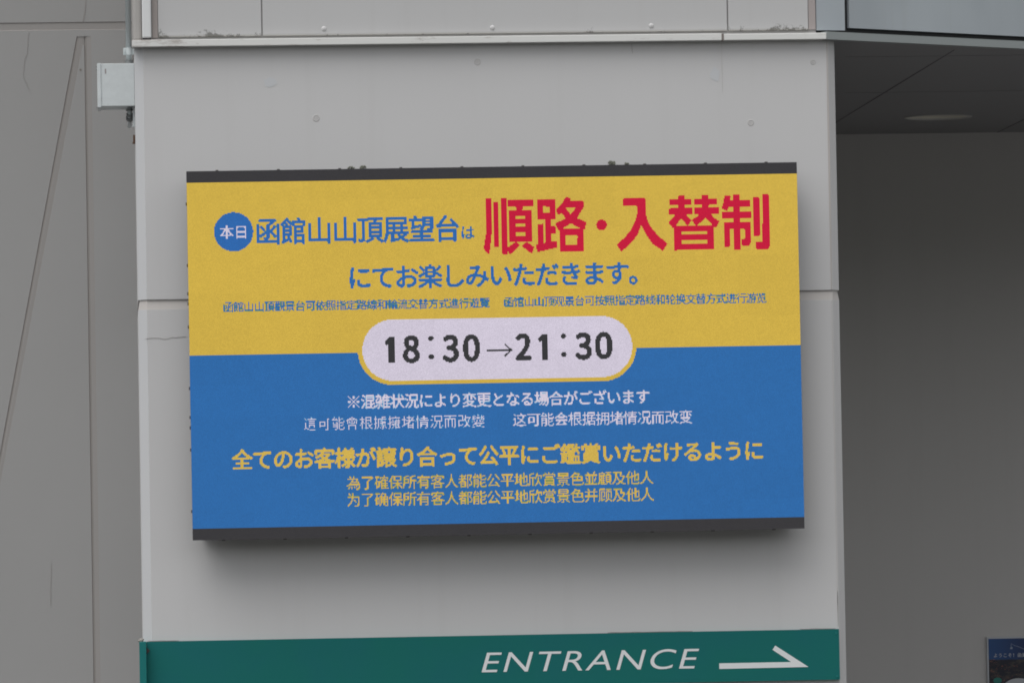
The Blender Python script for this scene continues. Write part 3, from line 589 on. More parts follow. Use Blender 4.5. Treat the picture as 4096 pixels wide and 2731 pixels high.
  5,0,1,0,1,0,6,4,1,19,4,0,4,4,0,2,5,0,12,5,0,10,2,0,4,3,0,1,3,0,5,13,0,13,9,0,6,8,0,1,0,1,0,8,0,5,7,0,3,3,0,3,7,0,6,15,0,7,4,0,
  6,5,0,12,6,0,15,4,0,6,12,0,2,4,0,5,0,1,0,12,0,6,14,0,9,0,1,0,10,1,4,3,0,9,7,0,11,3,0,3,2,1,1,3,0,7,0,1,0,8,1,16,6,1,7,6,0,3,6,1,
  5,6,0,5,3,0,5,6,0,6,12,1,16,0,1,0,5,0,14,4,0,16,4,0,7,11,0,2,4,0,6,12,0,7,13,0,10,10,0,6,1,0,10,6,0,12,8,0,2,0,1,0,2,0,36,3,0,10,3,0,
  4,0,1,0,2,1,8,4,1,6,3,0,7,3,0,8,0,1,0,8,1,19,4,0,36,2,0,12,3,1,5,3,0,9,9,0,9,12,0,11,0,1,0,7,0,19,3,1,14,6,0,75,1,0,9,3,0,48,0,1,
  161,2,1,3,
 ]),
 (8, 36, 125, 278, [1, 6], [
  2,6,1,3,2,0,4,1,0,7,1,0,10,1,0,5,3,1,0,6,1,0,5,1,0,3,1,1,0,1,0,7,1,4,0,1,0,1,0,6,10,0,2,0,1,0,1,0,2,1,0,5,3,1,0,5,0,2,1,0,
  2,1,0,3,0,1,6,1,0,5,0,1,0,3,1,1,1,0,5,0,1,0,1,0,3,1,1,3,0,2,0,2,1,7,1,0,4,1,0,3,0,1,0,1,0,4,1,0,8,1,1,6,0,1,0,1,0,3,0,1,
  0,1,0,7,1,0,11,1,0,1,1,0,2,1,0,3,1,0,1,1,0,5,1,0,2,5,0,1,0,1,3,1,0,2,1,0,3,4,2,0,4,0,6,2,0,3,2,1,0,7,0,5,1,0,10,1,0,5,0,1,
  0,2,1,2,1,1,4,1,0,1,1,0,1,0,2,1,0,1,0,1,0,1,0,1,0,7,1,4,1,0,2,0,2,3,10,0,2,1,0,3,0,1,0,1,0,3,0,1,0,1,0,1,1,0,2,1,0,2,1,0,
  2,1,0,2,4,1,2,10,1,0,1,0,1,0,1,0,1,0,1,4,0,2,1,0,2,6,0,1,1,1,0,1,0,2,5,1,0,3,1,1,1,1,0,1,0,4,8,0,1,10,0,1,4,0,1,4,0,2,0,4,
  0,1,4,6,0,1,0,1,0,1,0,1,0,1,0,1,0,1,0,1,0,1,0,1,0,1,1,0,2,1,2,1,1,2,0,5,1,0,1,0,1,1,0,7,0,1,4,1,0,1,0,1,1,0,2,0,1,4,1,1,
  2,1,1,0,1,0,1,1,0,1,1,1,3,1,0,1,1,0,3,1,0,3,1,0,2,1,0,3,1,0,3,1,0,2,0,1,0,1,0,1,0,1,0,5,0,1,5,1,0,4,0,1,0,1,0,1,0,5,1,1,
  3,1,0,4,1,1,9,0,1,0,1,0,2,0,1,0,1,1,0,6,2,0,1,0,1,1,0,1,2,0,2,1,0,1,3,1,0,1,1,3,1,1,0,1,0,7,0,1,0,1,1,0,1,0,1,0,1,0,3,0,
  1,1,1,1,1,1,0,1,1,0,2,3,0,1,0,3,1,0,2,1,0,2,2,0,1,0,1,0,1,1,1,2,0,1,0,1,0,1,0,6,1,0,2,1,0,4,0,2,2,0,2,3,4,0,1,4,2,0,9,0,
  1,10,0,4,1,2,0,1,2,1,1,1,1,1,0,10,0,2,1,1,0,4,4,1,0,6,1,0,1,1,1,1,0,1,1,1,0,1,0,1,0,1,0,3,0,1,4,0,2,1,0,3,1,0,3,1,0,2,1,0,
  3,1,0,3,1,0,2,0,1,0,1,0,1,1,1,3,1,0,1,5,2,1,0,1,0,1,0,2,0,3,0,1,3,3,8,1,2,5,0,1,0,1,0,1,0,2,2,0,2,2,0,4,0,1,0,5,0,2,1,0,
  3,1,0,2,6,0,1,0,2,0,6,0,2,0,1,0,4,2,0,2,0,2,3,0,1,2,3,0,1,1,0,6,0,2,2,2,0,1,1,0,8,1,2,1,3,0,1,1,3,1,0,4,1,1,3,2,0,3,2,0,
  5,1,1,12,1,0,6,7,0,3,1,7,4,0,1,0,2,0,1,3,0,1,1,1,0,1,2,0,2,1,0,3,1,1,1,0,1,2,1,1,1,0,1,1,2,0,1,0,1,1,0,2,1,0,2,1,0,3,1,0,
  3,1,0,2,1,0,3,1,0,3,1,0,2,0,1,0,1,0,1,6,0,1,0,1,0,1,2,1,0,1,0,4,1,0,9,1,1,0,2,6,1,0,2,1,0,3,1,0,1,0,1,0,1,0,1,3,0,1,0,1,
  0,1,1,0,1,0,1,2,1,0,1,0,1,1,0,1,5,0,2,1,0,3,0,4,6,1,1,6,1,0,3,0,1,0,2,0,3,1,1,1,6,0,2,2,0,2,1,0,2,2,1,0,3,6,2,1,1,0,4,2,
  0,1,0,1,0,1,0,1,1,5,1,1,1,2,1,0,1,0,1,1,1,1,1,0,4,6,0,2,0,1,0,4,0,1,1,0,3,0,1,0,2,0,1,1,1,1,1,1,3,2,0,1,0,1,0,5,1,0,2,3,
  0,1,0,2,1,0,3,0,1,0,3,1,0,2,1,1,1,1,1,0,1,0,3,0,2,1,0,1,1,2,0,1,0,1,4,0,2,1,0,3,1,0,3,1,0,2,1,0,3,1,0,3,1,0,2,0,1,0,1,0,
  1,2,3,0,1,0,1,5,1,0,1,1,0,2,0,2,7,0,4,6,1,3,1,0,3,1,0,1,0,1,0,1,0,2,0,1,0,3,1,1,3,0,1,0,1,0,1,0,1,1,0,1,1,0,3,1,0,1,0,1,
  0,2,2,0,4,1,2,1,1,1,1,0,5,0,1,0,3,1,0,2,0,1,2,1,0,4,0,3,1,0,1,0,1,2,3,0,1,1,0,2,2,2,0,1,1,0,3,1,0,2,1,4,1,0,1,0,1,1,1,0,
  2,0,1,2,1,0,2,1,0,2,0,2,0,8,1,0,1,0,3,1,4,0,1,0,3,0,1,0,2,1,1,1,0,5,1,0,1,6,0,1,3,0,5,1,0,3,1,1,0,1,0,1,5,0,2,7,1,1,1,1,
  0,2,0,1,1,0,1,1,0,1,1,0,1,4,0,1,1,3,2,1,0,3,1,0,3,1,0,2,1,0,3,1,0,3,1,0,2,0,1,0,1,0,1,2,3,0,1,1,0,5,0,1,3,0,3,1,0,5,1,0,
  3,2,5,0,1,0,3,5,0,1,0,1,0,1,0,2,0,1,0,3,1,1,0,1,0,1,0,2,0,1,0,3,0,1,5,0,1,2,0,2,1,0,4,1,0,2,1,0,2,4,1,1,0,1,0,2,2,0,5,1,
  0,1,1,1,7,0,1,3,1,0,2,0,2,2,0,1,3,1,0,2,1,0,2,1,2,1,0,1,1,0,1,1,0,1,1,0,5,1,1,0,2,0,5,1,0,5,1,0,5,1,0,4,1,0,4,1,1,2,1,1,
  4,1,0,1,1,1,1,1,1,4,1,0,5,1,0,3,1,1,0,1,0,1,1,0,2,1,0,3,1,5,0,1,1,1,1,1,2,0,1,0,1,0,3,1,0,1,1,0,1,0,1,2,1,3,0,1,0,1,1,0,
  3,1,0,3,1,0,2,1,0,3,1,0,3,1,0,2,0,1,0,1,0,1,6,0,1,1,1,0,2,1,1,1,0,1,1,0,3,7,0,3,1,1,5,1,0,3,1,3,2,0,1,0,1,0,2,0,1,0,1,0,
  1,1,1,2,1,0,3,0,1,4,0,1,1,0,1,3,1,0,2,6,0,2,2,0,1,1,0,5,0,1,0,2,0,2,1,0,3,1,0,1,1,3,1,1,1,0,2,0,1,0,1,0,1,0,1,1,0,2,1,0,
  2,2,0,1,0,1,0,1,2,0,5,1,1,0,1,0,1,0,1,1,0,1,1,0,1,1,0,6,2,0,6,7,0,4,1,1,4,1,0,4,1,1,2,0,1,0,1,0,4,1,0,1,7,0,2,1,0,5,1,0,
  3,3,0,1,1,0,2,1,0,3,7,1,1,1,1,1,0,1,0,1,1,3,1,0,1,1,1,0,2,0,1,1,0,3,1,0,1,9,0,2,9,0,2,0,1,0,1,0,2,1,2,0,1,0,2,1,1,0,2,1,
  1,1,0,1,1,1,2,1,1,1,1,0,1,2,0,3,1,1,5,1,0,3,0,1,5,0,1,0,1,0,2,0,1,0,1,0,1,1,3,1,1,0,2,1,0,1,1,1,1,1,0,1,0,1,0,1,0,2,1,0,
  2,1,0,4,1,0,1,5,0,5,0,1,0,5,0,3,1,0,1,1,2,0,3,0,1,3,0,3,1,0,2,5,0,1,0,1,0,1,2,0,2,0,1,2,1,1,1,0,1,0,1,0,1,0,1,1,0,1,1,0,
  1,0,1,2,0,1,0,4,1,4,1,0,5,1,0,3,0,1,0,1,0,5,1,0,4,4,0,1,1,0,1,1,2,0,2,0,9,1,0,5,1,0,3,2,0,1,2,0,1,1,1,4,2,1,0,2,1,1,0,2,
  0,9,0,1,2,0,1,0,1,1,5,0,1,0,8,0,1,0,2,0,8,0,1,0,1,2,1,0,2,1,2,0,1,0,1,0,1,6,0,2,2,1,0,1,1,1,0,1,0,1,0,2,0,1,0,1,0,2,8,0,
  7,0,1,0,3,0,2,0,1,0,1,0,1,3,0,2,0,1,0,3,0,1,0,1,0,1,0,1,1,1,1,1,0,1,0,1,0,1,0,2,6,1,0,1,0,2,0,1,0,7,1,3,5,0,1,1,0,3,0,1,
  1,2,0,1,1,0,3,1,0,2,1,0,2,0,2,2,1,0,2,2,0,1,2,1,0,1,1,1,1,0,2,1,0,1,2,1,0,3,0,4,3,0,2,7,0,2,2,0,3,3,1,2,2,1,4,0,1,0,2,1,
  0,1,0,1,0,1,0,7,0,2,1,0,3,0,1,0,2,0,2,1,0,2,7,1,0,3,0,2,0,1,0,4,0,9,0,1,31,0,1,26,0,1,14,0,1,8,0,1,63,0,1,6,0,1,41,0,1,42,0,1,
  3,0,1,25,
 ]),
 (9, 329, 124, 276, [1, 6], [
  17,0,1,8,0,1,51,0,1,18,0,1,4,0,1,15,0,1,2,0,1,10,1,0,11,0,1,10,0,1,7,0,1,13,0,1,4,0,1,3,0,1,9,0,1,7,0,1,4,0,1,7,1,0,11,0,1,32,0,1,
  14,0,1,0,6,1,2,0,2,2,0,2,0,2,2,5,1,0,9,2,0,4,15,1,0,5,0,2,8,0,4,0,1,0,1,0,6,10,0,2,1,0,4,1,0,3,0,1,0,3,1,0,5,0,2,1,0,2,1,0,
  2,0,1,0,1,0,2,0,4,0,1,4,1,4,1,1,1,2,3,1,1,3,1,0,1,1,0,2,4,0,1,4,0,2,1,1,3,2,0,4,1,0,2,0,1,0,3,1,6,1,0,5,0,1,0,3,0,1,0,1,
  0,3,1,5,1,1,10,1,0,1,1,1,1,2,0,2,0,1,0,1,0,1,1,0,4,1,0,2,5,1,1,1,0,2,1,0,2,1,0,3,1,0,1,0,1,0,1,0,1,2,2,6,0,1,0,1,0,4,10,0,
  5,1,0,9,2,0,6,1,0,4,1,0,6,1,0,1,1,0,3,1,0,2,8,0,4,1,0,3,1,0,11,1,0,2,0,1,0,1,1,0,7,1,0,1,0,1,1,0,2,1,0,2,1,0,1,0,1,0,1,1,
  1,3,1,3,9,1,0,1,1,1,1,1,0,2,1,0,2,0,2,1,0,4,1,1,0,1,1,2,0,1,0,1,0,2,1,2,0,1,0,1,4,0,1,0,1,0,3,0,2,0,1,0,1,1,1,1,0,2,1,1,
  1,10,1,2,1,0,4,1,0,3,9,2,0,9,0,2,1,0,1,6,2,0,1,0,11,8,1,0,1,0,1,0,1,0,1,0,1,3,1,1,1,2,1,0,1,0,1,0,1,0,1,1,1,0,1,1,0,1,1,1,
  0,4,1,0,1,0,1,1,0,3,1,0,3,1,0,1,1,1,2,2,0,2,0,1,0,1,0,2,1,0,2,6,1,2,1,0,1,1,0,1,1,0,1,1,0,2,8,0,3,1,0,4,0,1,0,1,0,10,1,0,
  2,4,0,1,0,2,2,1,1,0,1,1,0,1,0,1,1,1,1,2,0,1,3,0,1,1,0,4,1,1,0,1,0,7,1,1,0,2,1,0,4,0,1,1,0,2,1,2,0,5,1,3,0,1,0,1,0,2,1,0,
  2,1,0,2,1,1,2,1,0,2,1,1,1,2,1,0,6,0,4,1,0,3,1,0,3,4,1,0,5,0,3,0,1,0,1,0,6,0,6,0,1,3,4,0,1,0,2,1,0,1,1,1,0,1,2,1,0,10,1,1,
  1,1,0,4,1,0,1,0,1,0,2,1,1,1,0,2,1,1,0,1,2,0,1,0,1,1,0,1,1,1,0,1,1,0,1,0,1,1,1,2,1,0,2,1,0,3,1,0,3,1,0,1,1,1,2,2,0,2,0,1,
  0,1,0,2,1,0,2,1,0,1,0,1,1,0,1,0,1,0,1,1,0,1,1,0,1,1,0,1,1,0,1,1,0,5,1,1,5,9,0,2,5,0,2,1,0,3,1,0,3,1,0,4,0,1,0,3,1,0,1,2,
  0,1,1,2,1,0,2,0,1,0,5,0,2,7,0,3,3,1,1,0,1,0,1,1,2,3,0,3,1,0,2,0,2,0,6,0,2,1,0,1,0,2,0,1,0,1,1,1,3,1,0,2,1,0,1,0,1,0,1,0,
  1,1,0,1,1,0,3,1,1,3,0,1,0,1,0,3,3,0,2,3,0,4,0,1,0,1,0,12,1,0,4,2,0,2,0,1,0,1,0,1,1,0,4,1,0,1,9,0,1,1,3,0,3,0,4,0,1,4,0,1,
  1,1,1,1,0,1,0,3,0,2,1,0,2,1,0,2,1,3,0,1,0,2,1,0,3,1,0,3,1,0,1,1,1,2,2,0,2,0,1,0,1,0,2,1,0,2,1,0,1,1,2,0,1,0,1,2,1,1,1,0,
  1,1,0,1,1,0,1,10,0,9,0,1,2,1,0,3,1,0,2,1,0,3,1,0,1,7,1,0,1,0,1,1,0,1,1,3,0,1,0,2,1,2,11,1,0,7,1,0,3,3,0,3,1,1,1,5,1,2,2,0,
  2,1,0,2,1,0,1,4,0,1,1,0,2,1,0,3,1,2,0,1,0,1,1,0,1,1,0,2,1,0,1,1,0,3,1,0,1,1,0,1,2,0,1,0,2,0,1,1,1,2,0,3,0,1,0,6,0,1,0,1,
  0,6,0,4,0,1,0,1,0,1,7,0,1,2,0,5,1,0,5,3,0,2,1,1,2,7,1,1,1,1,1,4,1,1,1,0,2,1,0,2,1,4,2,1,0,3,1,0,3,1,0,1,1,1,2,2,0,2,0,1,
  0,1,0,2,1,0,2,1,0,1,1,2,0,1,0,2,1,0,2,1,1,0,1,0,1,1,0,2,7,1,3,7,0,3,1,0,3,1,0,2,1,0,2,0,1,0,2,0,1,1,1,1,0,1,0,1,0,1,0,1,
  0,1,1,0,1,0,1,1,0,3,1,0,1,3,0,1,6,0,2,1,0,2,1,3,2,1,1,0,5,0,1,2,2,0,1,1,1,0,1,1,1,0,2,1,0,1,4,0,1,1,0,2,1,0,3,1,0,2,3,1,
  1,0,1,0,5,1,0,1,1,0,1,1,3,1,1,1,1,1,3,0,1,0,7,1,4,1,1,3,1,1,3,0,1,0,1,0,2,1,1,4,1,0,2,1,1,1,1,1,1,1,1,0,1,0,5,1,0,5,1,0,
  1,1,2,0,1,1,2,1,0,2,0,1,2,1,1,1,3,0,1,0,1,0,1,0,1,1,1,0,1,0,2,1,0,2,5,0,2,1,0,3,1,0,3,1,0,1,1,1,2,2,0,2,0,1,0,1,0,2,1,0,
  2,1,0,1,1,0,1,0,1,0,1,0,1,0,1,0,2,0,2,2,0,4,1,1,4,2,0,3,1,0,5,1,0,3,5,0,2,1,0,1,0,2,0,1,0,2,1,1,1,1,0,2,0,1,0,3,0,1,5,0,
  2,1,0,2,1,1,2,0,1,0,1,0,2,1,0,2,4,0,2,1,1,0,1,0,2,5,0,1,2,1,3,1,1,0,1,0,2,1,1,0,1,2,0,1,0,2,1,0,3,2,0,1,2,0,5,1,0,1,6,1,
  4,1,1,0,1,0,5,1,0,5,0,1,0,1,0,4,1,0,4,1,1,3,0,1,0,1,0,2,0,1,0,1,0,4,1,0,2,1,0,2,1,0,4,1,0,5,1,0,3,1,0,1,1,0,1,1,1,0,3,0,
  2,1,0,2,1,0,2,1,1,1,1,1,1,0,1,0,1,1,3,1,0,2,1,1,1,1,0,3,1,1,1,1,0,3,1,0,3,1,0,1,1,1,2,2,0,2,0,1,0,1,0,2,1,0,4,1,1,3,1,0,
  1,1,0,2,2,0,2,0,1,1,0,1,0,6,0,4,1,0,5,1,0,3,1,0,6,1,0,3,1,0,3,3,0,3,0,1,4,0,1,1,0,2,2,1,0,2,6,0,2,2,0,1,1,0,5,1,1,0,1,0,
  2,1,0,3,1,0,3,0,2,2,2,0,2,1,0,1,0,1,0,1,0,2,1,2,0,1,0,1,3,1,1,1,0,3,0,1,2,1,0,3,1,1,0,1,0,6,3,0,5,8,0,3,2,0,4,1,0,4,0,1,
  0,1,0,1,0,1,1,1,0,2,0,1,1,1,0,1,1,1,2,1,0,4,1,0,5,1,0,3,1,0,1,1,0,1,1,0,2,1,0,3,0,1,2,2,0,1,0,1,2,10,0,2,2,0,1,1,3,0,1,1,
  1,9,0,1,10,0,1,0,1,0,1,0,3,1,2,0,1,0,1,1,1,3,1,0,1,1,0,2,1,0,1,2,0,1,1,1,1,2,0,3,7,0,10,1,0,3,1,0,3,4,0,2,1,0,1,0,1,0,1,0,
  1,1,0,2,1,0,2,1,0,2,1,4,0,1,0,1,1,0,1,0,1,0,2,0,5,4,0,1,1,0,3,1,0,1,3,0,1,0,1,0,3,0,1,1,0,2,0,1,0,1,0,2,4,0,3,1,0,2,1,1,
  2,1,0,2,1,0,1,0,1,0,1,0,2,2,0,3,3,0,1,2,1,3,1,1,4,0,1,0,1,0,2,0,1,0,1,0,5,1,0,3,5,0,1,2,1,0,5,0,3,0,1,1,0,1,2,1,0,5,1,0,
  2,1,1,0,1,0,2,1,0,2,1,0,4,2,0,1,1,0,3,1,0,1,0,8,0,1,0,1,0,2,2,5,1,9,1,0,9,0,1,0,1,0,1,1,1,2,1,0,4,1,0,4,1,0,2,0,1,0,2,0,
  1,1,0,2,2,0,3,0,1,0,1,0,2,1,5,0,1,0,7,0,1,0,3,0,2,2,0,1,2,0,3,0,1,0,2,1,2,1,0,1,0,2,1,1,1,0,2,0,2,6,1,0,1,0,3,6,1,4,5,0,
  5,1,0,3,2,0,2,0,1,0,1,0,2,0,1,2,0,1,3,1,0,2,0,1,0,3,1,1,2,1,0,1,0,4,0,1,0,3,1,5,2,1,1,8,0,1,0,1,0,1,0,3,0,1,0,2,1,2,0,2,
  6,2,2,2,0,1,0,6,0,2,1,0,3,3,0,2,1,0,1,1,1,0,1,2,0,2,0,2,2,1,2,4,1,
 ]),
 (10, 204, 162, 238, [4], [
  228,1,33,7,33,8,15,6,47,8,38,1,16,8,14,8,9,6,12,11,13,4,13,11,11,10,44,10,15,6,15,4,13,11,11,10,7,7,11,13,11,6,10,14,9,12,42,12,13,7,14,5,11,14,9,12,5,8,10,14,
  11,6,10,14,9,13,40,14,11,8,14,6,10,15,7,14,3,9,10,15,10,5,11,15,7,14,39,15,10,9,14,5,11,15,6,15,2,10,10,5,4,6,11,3,12,5,4,6,7,6,3,6,39,5,4,5,9,10,15,3,
  12,5,4,6,6,6,4,6,1,10,10,5,5,5,27,2,7,5,6,6,4,6,40,3,5,6,8,10,31,2,7,5,6,5,5,6,1,10,9,6,5,5,36,5,6,5,6,5,48,6,9,9,40,6,4,6,6,5,1,10,
  10,5,5,5,36,5,6,5,6,6,47,6,9,2,1,6,40,5,5,6,6,6,1,1,1,7,10,5,5,5,35,6,6,5,6,6,47,6,12,6,39,6,5,5,7,6,3,7,10,7,2,6,34,7,5,6,6,6,26,1,
  20,5,13,6,38,7,5,5,7,6,3,7,11,13,31,10,6,6,7,5,26,2,19,5,13,6,34,10,6,5,7,6,3,7,11,13,30,10,7,6,7,5,27,2,18,5,13,6,33,11,6,5,7,6,3,7,12,11,31,10,
  7,6,7,5,28,2,16,6,13,6,33,10,7,5,7,6,3,7,11,12,31,11,6,6,7,5,29,2,15,5,14,6,33,11,6,5,7,6,3,7,10,14,31,11,5,6,7,5,30,3,12,6,14,6,34,11,5,5,7,6,
  3,7,9,6,2,8,34,7,5,6,7,5,7,27,10,6,15,6,38,8,4,5,7,6,3,7,9,5,5,6,36,6,4,6,6,6,7,27,10,6,15,6,40,6,4,5,7,6,3,7,9,5,6,6,35,6,5,5,6,6,
  30,2,11,6,16,6,41,5,4,6,6,6,3,7,8,6,6,6,35,6,5,5,6,6,29,2,11,6,17,6,41,5,4,6,6,6,3,7,8,5,8,5,10,4,22,5,5,5,6,5,28,3,11,7,17,6,15,4,22,5,
  4,6,6,5,4,7,8,6,7,5,9,6,10,2,8,6,5,6,5,5,27,3,11,7,18,6,14,5,11,3,8,5,5,5,5,6,4,7,8,6,6,6,9,6,9,5,6,6,5,6,4,6,26,3,11,7,19,6,14,6,
  9,5,6,6,5,6,4,6,4,7,9,6,4,7,9,6,9,7,2,7,7,7,1,6,28,1,11,15,12,6,14,5,10,17,5,15,5,7,9,16,11,4,10,16,7,14,40,16,11,6,15,4,10,16,7,14,5,7,10,15,
  25,15,9,12,40,17,11,6,30,14,9,12,6,7,11,13,28,12,11,10,41,17,11,6,31,13,10,10,7,7,12,10,31,10,13,8,43,15,12,6,32,10,13,7,31,5,36,4,19,2,115,3,29,
 ]),
 (11, 164, 223, 316, [3, 7], [
  31,0,1,6,0,1,8,0,1,5,0,1,72,0,1,141,0,2,61,2,0,2,8,0,4,2,0,4,0,1,0,3,0,6,2,0,3,0,1,0,1,0,1,0,2,3,3,0,2,8,0,23,1,0,11,1,0,17,2,0,
  7,0,1,0,13,0,21,1,1,25,2,0,2,8,0,8,2,0,11,0,2,5,3,0,12,1,1,0,1,0,8,1,0,3,1,0,1,1,0,23,1,1,14,1,1,5,1,0,4,2,0,4,1,0,3,3,1,0,8,1,
  1,5,1,2,2,0,1,2,0,5,2,0,3,0,1,0,1,0,1,0,1,0,1,0,4,12,0,3,2,0,18,2,0,9,0,1,0,1,0,2,0,1,0,2,0,6,14,0,1,14,0,4,2,0,15,2,0,11,8,0,
  6,2,0,2,2,4,0,2,0,7,3,1,10,2,0,5,1,1,0,1,1,11,1,1,0,2,0,7,2,0,2,4,0,22,2,0,14,2,0,6,1,0,3,2,1,2,1,0,6,1,1,0,1,6,0,1,1,1,6,0,
  1,10,0,1,2,0,3,0,1,0,1,0,2,2,0,6,2,0,5,0,1,0,1,0,3,2,0,3,7,0,8,2,0,9,0,1,0,1,0,1,5,1,5,0,3,0,2,2,0,2,3,8,2,0,10,2,0,6,0,1,
  8,3,1,9,8,0,6,2,0,2,8,0,6,2,1,0,3,0,9,2,0,5,2,0,4,11,0,9,2,0,2,2,0,3,2,0,7,0,2,5,11,0,3,0,1,0,12,1,2,1,0,2,2,0,2,1,0,8,0,1,
  0,8,1,3,1,0,1,2,1,0,7,1,1,4,0,3,0,1,0,1,0,3,1,0,6,2,0,5,0,1,0,1,0,3,2,0,3,7,0,8,2,2,0,2,0,5,4,0,3,2,0,6,4,0,2,4,0,4,12,1,
  5,2,0,3,0,1,0,2,0,4,8,0,1,3,0,10,2,0,5,5,1,0,8,0,5,2,1,2,3,0,8,2,1,3,2,0,5,0,1,0,8,0,5,12,0,3,2,0,7,2,0,5,0,1,0,9,1,3,14,0,
  3,1,0,4,1,0,5,1,0,3,0,1,0,1,0,6,1,1,2,2,0,1,2,0,1,2,0,2,1,1,3,0,1,0,13,1,0,1,0,3,2,0,5,0,1,0,1,0,3,1,1,18,6,0,5,3,0,5,1,1,
  5,1,1,0,2,0,2,2,0,1,2,0,3,2,0,3,2,0,4,1,1,5,2,0,1,0,1,0,3,0,5,5,0,5,3,0,7,0,1,0,2,0,7,4,0,1,8,0,3,3,1,4,0,1,0,3,0,2,9,0,
  2,2,0,18,0,1,0,8,1,5,2,0,8,2,0,9,2,0,14,2,0,9,1,0,2,1,0,6,3,0,1,0,1,0,8,1,1,2,0,2,10,0,3,0,1,0,12,1,0,3,0,1,2,5,0,2,0,3,1,0,
  19,2,0,9,2,1,5,2,0,4,2,0,1,2,0,2,2,0,2,2,0,2,12,1,6,4,0,9,0,1,0,1,0,4,1,0,3,1,0,6,3,1,8,2,0,2,0,1,0,7,0,1,0,1,0,14,0,1,5,0,
  2,0,1,0,2,0,1,2,0,25,0,1,0,1,0,6,2,0,8,2,0,5,0,3,1,2,2,0,2,0,7,0,1,0,4,0,5,3,0,2,2,0,2,3,0,3,0,1,0,1,0,2,8,0,2,1,0,2,4,1,
  0,6,1,3,2,0,3,3,0,6,0,1,0,1,0,1,9,0,2,0,1,0,1,0,19,2,0,9,2,0,6,2,0,3,0,1,0,1,0,2,2,0,2,2,0,2,0,1,0,1,0,2,12,1,5,0,1,0,2,1,
  10,2,0,4,2,0,8,8,0,5,2,0,1,10,0,1,1,0,17,2,0,3,2,0,2,2,0,25,2,0,5,2,0,8,0,1,0,1,1,3,11,0,7,2,1,0,2,0,5,3,0,2,2,0,2,3,0,6,0,1,
  0,1,0,3,2,0,4,7,1,0,1,0,2,1,1,5,2,0,3,3,0,11,2,0,1,2,0,4,2,0,19,2,0,9,2,0,6,2,0,7,0,1,0,1,1,9,2,0,3,2,0,4,1,1,4,0,1,0,2,0,
  11,0,1,0,1,1,4,2,0,7,3,0,4,3,0,4,2,0,1,10,0,19,1,1,3,2,0,2,2,0,25,0,1,0,1,1,4,2,0,9,2,0,8,2,0,10,2,0,2,2,0,6,0,1,2,1,0,2,1,0,
  2,0,1,6,1,1,0,1,0,3,2,0,1,2,0,1,7,1,0,1,0,2,1,1,3,0,1,0,3,0,3,3,0,8,1,0,2,2,0,1,2,0,4,2,0,1,0,1,15,0,2,0,2,0,9,2,0,6,2,0,
  6,0,1,0,8,0,4,12,1,4,2,0,12,2,0,5,2,0,6,2,0,7,2,0,4,3,1,0,9,0,3,10,0,5,2,0,4,2,0,2,0,1,0,1,0,3,1,0,14,2,0,3,5,0,4,0,1,0,1,0,
  9,2,0,8,2,0,10,2,0,2,2,0,8,1,0,4,1,0,7,2,1,0,9,0,2,0,1,1,1,1,0,1,0,1,0,1,0,12,0,2,0,1,0,1,0,1,2,0,6,2,0,2,1,1,1,2,0,4,3,1,
  1,2,0,9,0,1,0,7,0,8,0,1,0,1,0,5,0,1,0,1,0,6,3,4,0,2,1,5,2,2,0,2,5,4,2,0,12,2,0,3,5,0,5,0,1,0,1,0,2,0,1,0,2,0,4,1,1,2,0,1,
  0,13,0,3,1,1,6,2,0,5,2,0,4,2,0,6,2,0,14,2,0,5,0,3,5,1,1,2,0,1,0,1,0,4,2,0,4,0,1,0,5,1,10,5,0,7,1,0,2,2,0,2,1,0,6,2,1,0,1,0,
  3,3,0,4,1,1,0,1,1,0,1,0,1,0,1,0,1,0,2,1,1,2,1,1,1,2,0,2,2,0,1,0,1,0,1,0,5,0,1,0,1,0,2,0,1,0,1,0,2,2,0,4,0,1,0,2,0,2,2,0,
  9,2,0,3,5,0,13,2,0,4,3,0,1,2,0,2,2,1,6,2,0,2,1,1,9,2,0,12,2,0,2,7,1,6,5,0,2,0,1,0,1,0,2,3,1,0,2,0,1,0,1,0,1,0,1,0,1,0,1,0,
  1,2,0,3,1,1,6,2,0,4,0,1,0,1,0,5,1,0,7,2,0,14,2,0,13,2,0,2,2,0,4,0,1,0,1,0,3,0,1,0,2,2,0,4,1,9,4,0,6,1,0,3,2,0,3,1,0,4,2,0,
  1,0,1,0,1,0,3,2,0,2,1,1,0,2,0,1,1,1,0,2,1,0,1,0,2,1,1,5,2,0,1,2,0,3,2,0,4,2,0,2,2,0,2,2,0,1,0,1,0,1,0,1,0,1,0,2,0,2,3,3,
  0,2,0,2,0,1,0,1,1,3,2,0,1,3,0,10,0,1,0,2,0,6,0,1,3,4,1,8,4,0,10,0,1,0,2,0,14,2,0,3,5,0,5,2,0,2,2,0,1,2,0,2,0,2,5,1,1,1,1,1,
  1,2,0,3,1,1,6,2,0,4,2,0,4,2,0,7,0,1,0,2,0,13,2,0,13,5,1,9,2,0,3,2,0,1,3,0,9,2,0,6,1,0,4,2,0,4,1,0,2,0,1,0,1,1,1,0,1,0,6,0,
  2,3,0,2,1,1,1,1,1,0,7,0,3,2,1,0,2,0,4,2,0,2,2,0,2,2,0,3,2,0,1,0,1,0,1,0,2,2,0,3,7,0,3,7,0,3,1,0,7,0,1,0,4,0,9,0,1,0,6,1,
  6,0,1,0,6,1,8,10,0,6,0,1,0,2,1,0,3,0,1,0,1,0,1,0,5,8,0,8,0,1,0,2,0,1,2,0,2,1,1,3,10,0,3,2,1,1,5,0,8,10,1,4,9,0,7,4,0,10,3,2,
